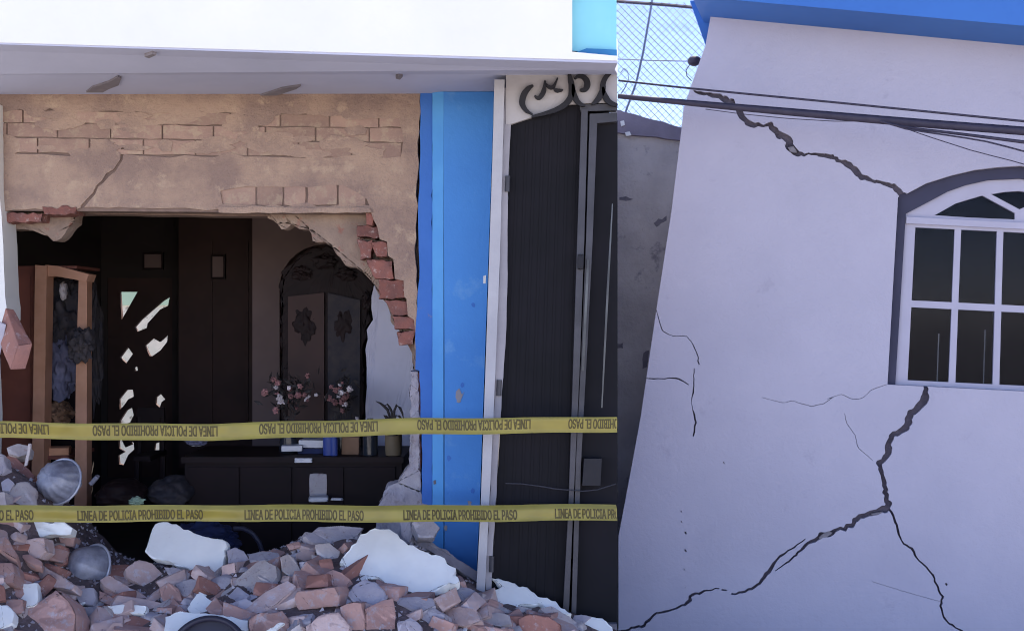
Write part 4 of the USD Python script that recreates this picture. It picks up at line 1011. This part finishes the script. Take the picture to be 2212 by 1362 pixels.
    (*S, [(1256, 1342), (1276, 1330), (1302, 1334), (1324, 1354), (1328, 1384), (1270, 1384)], 'r_white', 'white plaster piece at the bottom right end of the heap', dict(thick=.06, pitch=35)),
    (*S, [(1240, 1326), (1256, 1324), (1280, 1330), (1262, 1344), (1246, 1350), (1236, 1340)], 'r_mortar', 'dark grey fragment between the two white pieces by the door', dict(thick=.05, pitch=40)),
    (*B, [(966, 1284), (984, 1268), (1008, 1266), (1030, 1278), (1032, 1300), (1000, 1306), (972, 1300)], 'r_mortar', 'grey lump left of the jagged white slab', dict(thick=.09, pitch=30)),
    (*S, [(1046, 1330), (1066, 1320), (1102, 1328), (1106, 1346), (1080, 1352), (1050, 1346)], 'r_beige', 'whitish brick under the jagged white slab', dict(thick=.08, pitch=30)),
    (*B, [(900, 1320), (936, 1312), (962, 1326), (958, 1352), (914, 1356)], 'r_mortar', 'grey brick at the bottom right of the great white slab', dict(thick=.09, pitch=30)),
    (*B, [(960, 1318), (990, 1308), (1030, 1316), (1040, 1340), (1004, 1352), (966, 1346)], 'r_brickdust', 'dusty pink brick left of the whitish brick', dict(thick=.09, pitch=30)),
    (*B, [(858, 1344), (888, 1332), (910, 1350), (906, 1390), (858, 1390)], 'r_mortar', 'grey brick end at the bottom edge right of the broken brick', dict(thick=.1, pitch=25)),
    (*B, [(1030, 1350), (1060, 1352), (1110, 1358), (1108, 1390), (1030, 1390)], 'r_brick', 'dusty brick at the bottom edge under the whitish brick', dict(thick=.1, pitch=25)),
    (*B, [(890, 1128), (914, 1122), (938, 1124), (950, 1140), (938, 1160), (904, 1160)], 'r_mortar', 'crumbled grey brick at the foot of the column above the plank', dict(thick=.1, pitch=20, fwd=.02, rough=.012)),
    (*B, [(862, 1126), (886, 1124), (892, 1152), (884, 1172), (868, 1158)], 'r_mortar', 'grey lilac piece between the great white slab and the column', dict(thick=.08, pitch=20)),
    # upper left of the heap
    (*B, [(14, 966), (40, 956), (66, 962), (64, 980), (40, 986), (18, 980)], 'r_beige', 'pale pink brick just under the upper tape at far left', dict(thick=.1, pitch=20)),
    (*B, [(0, 992), (24, 980), (48, 1000), (76, 1030), (70, 1042), (30, 1040), (4, 1016)], 'r_red', 'deep red brick leaning beside the ribbed pot', dict(thick=.1, pitch=25, yaw=20)),
    ('sack', 'sack', [(14, 1060), (30, 1042), (60, 1038), (80, 1056), (80, 1092), (64, 1112), (20, 1112)], 'r_beige', 'beige sack like lump under the deep red brick', dict(thick=.14, pitch=30, smooth=5, rough=.01)),
    (*B, [(-12, 1064), (10, 1060), (14, 1100), (-12, 1104)], 'r_beige', 'beige block at the left picture edge above the lower tape', dict(thick=.1, pitch=20)),
    ('mortar_lump', 'mortar lump', [(-12, 976), (8, 980), (16, 1010), (4, 1024), (-12, 1026)], 'r_mortar', 'blue grey lump at the left picture edge under the upper tape', dict(thick=.1, pitch=25)),
    (*S, [(2, 1040), (18, 1030), (30, 1044), (20, 1060), (4, 1058)], 'r_mortar', 'small grey flake left of the sack like lump', dict(thick=.06, pitch=30)),
    ('stick', 'stick', [(60, 956), (68, 956), (58, 1006), (52, 1008)], 'r_beige', 'pale stick standing between the bricks and the wardrobe', dict(thick=.02, pitch=5)),
]
for k, (nm, ct, pts, m, lab, opt) in enumerate(RB):
    chunk(nm, ct, pts, m, lab, seed=500 + k, **opt)

# brick hanging at the left edge of the opening
fc = [P(40, 746, -0.52), P(70, 742, -0.50), P(56, 798, -0.50), P(22, 799, -0.53)]
bc = [P(12, 664, -0.36), P(29, 667, -0.34), P(14, 722, -0.36), P(-6, 724, -0.38)]
obj('brick', roughen(hull(fc + bc), 0.03, 0.004, 77, 1), M['r_red'], smooth=38, label='single brick jutting out of the broken white wall at the left edge', cat='brick')
obj('plaster_slab', roughen(hull([P(-14, 690, -0.4), P(14, 700, -0.42), P(0, 770, -0.42), P(-16, 775, -0.4), P(-14, 690, -0.2), P(10, 700, -0.2), P(-16, 775, -0.2)]), 0.04, 0.004, 78, 1), M['r_mortar'], smooth=38, label='grey plaster shard beside the jutting brick at the left edge', cat='plaster slab')

# pots
def pot(name, x, y, rad_px, axis, label, ribs, depth):
    q = hit(x, y) if name != 'ribbed_pot' else P(x, y, -0.38)
    d = np.linalg.norm(q - EYE)
    r = rad_px / F * (q[1] - EYE[1])
    n_ = 48
    prof = [(0.001, 0.0), (r * .45, 0.0), (r * .66, -0.012), (r * .83, -0.04), (r * .95, -0.09), (r, -depth), (r * 1.05, -depth), (r * 1.05, -depth - .012), (r * .98, -depth - .012), (r * .93, -.09), (r * .6, -0.02), (0.001, -0.012)]
    mm = trimesh.creation.revolve(np.array(prof)[::-1], sections=n_)
    v = np.array(mm.vertices)
    th = np.arctan2(v[:, 1], v[:, 0])
    rr = np.hypot(v[:, 0], v[:, 1])
    if ribs:
        k = 1 + 0.055 * np.cos(th * ribs) * (rr / r)
        v[:, :2] *= k[:, None]
    v += (meshkit.fbm(v * 16, 3, 5) - 0.5)[:, None] * 0.02
    T = trimesh.geometry.align_vectors((0, 0, 1), axis)
    mm.vertices = v
    mm.apply_transform(T)
    mm.apply_translation(q + np.asarray(axis) * 0.08)
    t = thing(name, q, label, 'pot')
    obj('body', mm, M['tin'], t, smooth=50)
    ring = np.array([[math.cos(a) * r * 1.06, math.sin(a) * r * 1.06, -depth] for a in np.linspace(0, 2 * math.pi, 49)])
    ring = trimesh.transform_points(ring, T) + q + np.asarray(axis) * 0.08
    obj('rim', tube(ring, 0.006, 6), M['tin_rim'], t, smooth=50)


def unit(v):
    return np.array(v, float) / np.linalg.norm(v)


pot('ribbed_pot', 125, 1037, 47, unit((-0.25, -0.85, 0.35)), 'ribbed grey metal pot upside down at the foot of the wardrobe', 14, 0.10)
pot('dented_pot', 184, 1221, 46, unit((-0.45, -0.8, 0.30)), 'dented round metal pot lying among bricks below the lower tape', 0, 0.13)

# black tub rim at the bottom edge
q = P(448, 1420, -1.15)
tb = thing('black_tub', q * [1, 1, 0] + [0, 0, q[2] - 0.1], 'black round tub whose rim shows at the bottom edge', 'tub')
R_ = 84 / F * 4.85
ring = [q + np.array([math.cos(a) * R_, 0.35 * math.sin(a) * R_, 0.93 * math.sin(a) * R_]) for a in np.linspace(0, 2 * math.pi, 49)]
obj('rim', tube(ring, 0.013, 8), M['rubber'], tb, smooth=True)
disc = np.array([q + np.array([math.cos(a) * R_, 0.35 * math.sin(a) * R_ + .02, 0.93 * math.sin(a) * R_]) for a in np.linspace(0, 2 * math.pi, 40)] + [q + np.array([math.cos(a) * R_ * .8, 0.35 * math.sin(a) * R_ + .16, 0.93 * math.sin(a) * R_ * .8 - .04]) for a in np.linspace(0, 2 * math.pi, 40)])
obj('body', hull(disc), M['rubber'], tb, smooth=40)

# smaller loose pieces, each its own
r = np.random.default_rng(21)
ANCH = [(np.mean(p[2], 0), Polygon(p[2]).buffer(0), p[4]) for p in RB]
COVER = unary_union([a[1].buffer(-3) for a in ANCH] + [Point(185, 1221).buffer(56), Point(125, 1037).buffer(56), Point(448, 1420).buffer(96)])
used = set()
WORD = {'brick_fragment': 'brick fragment', 'mortar_lump': 'mortar lump', 'plaster_flake': 'white flake'}
cnt = tries = 0
while cnt < 300 and tries < 20000:
    tries += 1
    x = r.uniform(-190, 1310)
    y = r.uniform(1040, 1375)
    lim = np.interp(x, [-190, 0, 100, 160, 250, 450, 520, 680, 800, 950, 1040, 1150, 1334], [1130, 1060, 1130, 1180, 1235, 1240, 1215, 1180, 1170, 1220, 1290, 1315, 1362])
    if y < lim or COVER.contains(Point(x, y)):
        continue
    u = r.random()
    kind = 'brick_fragment' if u < .5 else 'mortar_lump' if u < .88 else 'plaster_flake'
    lab = None
    for k in np.argsort([math.hypot(*(a[0] - (x, y))) for a in ANCH])[:9]:
        dx, dy = x - ANCH[k][0][0], y - ANCH[k][0][1]
        side = ('right of' if dx > 0 else 'left of') if abs(dx) > abs(dy) else ('below' if dy > 0 else 'above')
        cand = f'small {WORD[kind]} {side} the {ANCH[k][2]}'
        if cand not in used and len(cand.split()) <= 16:
            lab = cand
            break
    if lab is None:
        continue
    used.add(lab)
    cnt += 1
    COVER = COVER.union(Point(x, y).buffer(6.5))
    q = hit(x, y)
    s_ = r.uniform(.6, 1.15)
    dim = np.array({'brick_fragment': (r.uniform(.07, .2), .105, .06), 'mortar_lump': (r.uniform(.05, .10), r.uniform(.05, .08), r.uniform(.03, .06)), 'plaster_flake': (r.uniform(.05, .10), .06, .015)}[kind]) * s_
    pts = []
    for sx in (-1, 1):
        for sy in (-1, 1):
            for sz in (-1, 1):
                pts.append(np.array((sx, sy, sz)) * dim / 2 * (1 + r.normal(0, .12 if kind == 'brick_fragment' else .22, 3)))
    if kind == 'mortar_lump':
        pts += [r.normal(0, .38, 3) * dim for _ in range(6)]
    mm = roughen(hull(pts), 0.025, 0.0065, cnt, 1, 22.0)
    T = trimesh.transformations.euler_matrix(r.uniform(-.5, .9), r.uniform(-.5, .5), r.uniform(0, 6.28))
    mm.apply_transform(T)
    mm.apply_translation(q + [0, 0.02, r.uniform(-.03, .0)])
    if mm.bounds[1][0] > 0.485:
        mm.apply_translation((0.48 - mm.bounds[1][0], 0, 0))
    mk = {'brick_fragment': ['r_brick', 'r_brick', 'r_brickdust', 'r_brickdust', 'r_red'][r.integers(5)], 'mortar_lump': ['r_mortar', 'r_beige'][r.integers(2)], 'plaster_flake': 'r_white'}[kind]
    obj(kind, mm, M[mk], smooth=38, label=lab, cat={'brick_fragment': 'brick', 'mortar_lump': 'mortar lump', 'plaster_flake': 'flake'}[kind], group={'brick_fragment': 'loose broken bricks', 'mortar_lump': 'loose mortar lumps', 'plaster_flake': 'loose plaster flakes'}[kind])
# grit
gb = []
for k in range(3600):
    x, yy = r.uniform(-2.9, 0.47), r.uniform(-1.7, 0.2)
    if x > -0.05 and yy > -0.5:
        continue
    s = r.uniform(.003, .010)
    m = trimesh.Trimesh(*[np.array([(1, 1, 1), (1, -1, -1), (-1, 1, -1), (-1, -1, 1)]) * s * r.uniform(.5, 1.2, (4, 3)), [[0, 1, 2], [0, 2, 3], [0, 3, 1], [1, 3, 2]]], process=False)
    m.apply_transform(trimesh.transformations.random_rotation_matrix(r.random(3)))
    m.apply_translation((x, yy, float(mound(x, yy)) + s * .3))
    gb.append(m)
obj('gravel', trimesh.util.concatenate(gb), M['r_mortar'], label='fine broken grit strewn over the rubble heap', cat='gravel', kind='stuff')

# ------------------------------------------------------------------ police tapes
TXT = 'LINEA DE POLICIA PROHIBIDO EL PASO'
tm = meshkit.text_mesh(TXT, 0.04, 0.0006, bold=True)
tm2 = tm.copy()
tm2.apply_translation((0.0035, 0, 0.0004))
tm = trimesh.util.concatenate([tm, tm2])
tv = np.array(tm.vertices)
tlen, tw = 0.53, tv[:, 0].max() - tv[:, 0].min()


def tape(name, ykeys, flip, start_px, fold, label, width):
    t = thing(name, P(600, 1000, -0.8), label, 'tape')
    px = np.linspace(-400, 1333, 160)
    Yd = -1.02 + (px / 1334.0) * 0.50
    yc = np.interp(px, [k[0] for k in ykeys], [k[1] for k in ykeys])
    C = np.array([P(a, b, c) for a, b, c in zip(px, yc, Yd)])
    C[:, 2] += 0.002 * np.sin(px / 46.0 + ykeys[0][1]) + 0.0025 * np.sin(px / 131.0 + 2 * ykeys[2][1])
    s = np.r_[0, np.cumsum(np.linalg.norm(np.diff(C, axis=0), axis=1))]
    tan = np.gradient(C, axis=0)
    tan /= np.linalg.norm(tan, axis=1, keepdims=True)
    up = np.array([0, 0, 1.0])
    nrm = np.cross(tan, up)
    nrm /= np.linalg.norm(nrm, axis=1, keepdims=True)      # towards the street
    tw_ = 0.22 * np.sin(px / 210.0 + ykeys[0][1]) + 0.08 * np.sin(px / 57.0)

    def surf(sv, tt, off=0.0):
        """sv: along, tt: 0 (bottom) to 1 (top)."""
        c = np.stack([np.interp(sv, s, C[:, k]) for k in range(3)], -1)
        n_ = np.stack([np.interp(sv, s, nrm[:, k]) for k in range(3)], -1)
        a_ = np.interp(sv, s, tw_)
        h = tt - 0.5
        # fold: the upper part leans back; the lower edge curls a little
        zz = h.copy()
        dd = np.zeros_like(h)
        k1 = np.maximum(0, tt - fold)
        dd -= k1 * 0.85
        zz -= k1 * 0.25
        k2 = np.maximum(0, 0.14 - tt)
        dd += k2 * 0.6
        dd = dd + 0.05 * (meshkit.noise(np.stack([np.broadcast_to(sv, h.shape) * 26, tt * 2.5 + 0 * sv, 0 * h + ykeys[0][1]], -1), 3) - 0.5)
        v = c + up * ((zz * np.cos(a_)) * width)[..., None] + n_ * ((dd + zz * np.sin(a_)) * width)[..., None]
        return v + n_ * off

    na, nb = 160, 11
    S_, T_ = np.meshgrid(s, np.linspace(0, 1, nb), indexing='ij')
    vf = surf(S_, T_)
    vb_ = surf(S_, T_, -0.0005)
    v = np.concatenate([vf.reshape(-1, 3), vb_.reshape(-1, 3)])
    f = []
    N0 = na * nb
    for i in range(na - 1):
        for j in range(nb - 1):
            p = i * nb + j
            f += [[p, p + nb, p + nb + 1], [p, p + nb + 1, p + 1], [N0 + p, N0 + p + nb + 1, N0 + p + nb], [N0 + p, N0 + p + 1, N0 + p + nb + 1]]
    obj('band', trimesh.Trimesh(v, f, process=False), M['tape'], t, smooth=True)
    s0 = np.interp(start_px, px, s)
    k = -2
    while s0 + k * 0.71 < s[-1]:
        a = (tv[:, 0] - tv[:, 0].min()) / tw * tlen
        b = tv[:, 1] / 0.04
        if flip:
            a, b = tlen - a, 1 - b
        sv = s0 + k * 0.71 + a
        ok = sv.max() > 0
        fsel = np.ones(len(tm.faces), bool)
        cen = sv[tm.faces]
        fsel = (cen.max(1) < s[-1] - 0.002) & (cen.min(1) > 0.01)
        if ok and fsel.sum() > 50:
            lo_, hi_ = (0.26, 0.84) if flip else (0.12, 0.67)
            vv_ = surf(np.clip(sv, 0, s[-1]), lo_ + (hi_ - lo_) * b, 0.0) + np.stack([np.interp(np.clip(sv, 0, s[-1]), s, nrm[:, q]) for q in range(3)], -1) * (0.0006 + tv[:, 2:3])
            sub = trimesh.Trimesh(vv_, np.array(tm.faces)[fsel], process=False)
            sub.remove_unreferenced_vertices()
            obj('lettering', sub, M['letters'], t)
        k += 1
    return t


tape('police_tape', [(-400, 931), (0, 928), (300, 931), (460, 931), (700, 926), (900, 920), (1100, 917), (1334, 915)], True, 200, 0.86, 'upper yellow police tape with its lettering upside down', 0.076)
tape('police_tape', [(-400, 1106), (0, 1107), (400, 1108), (700, 1107), (1334, 1106)], False, 167, 0.68, 'lower yellow police tape with black lettering, just above the rubble', 0.078)
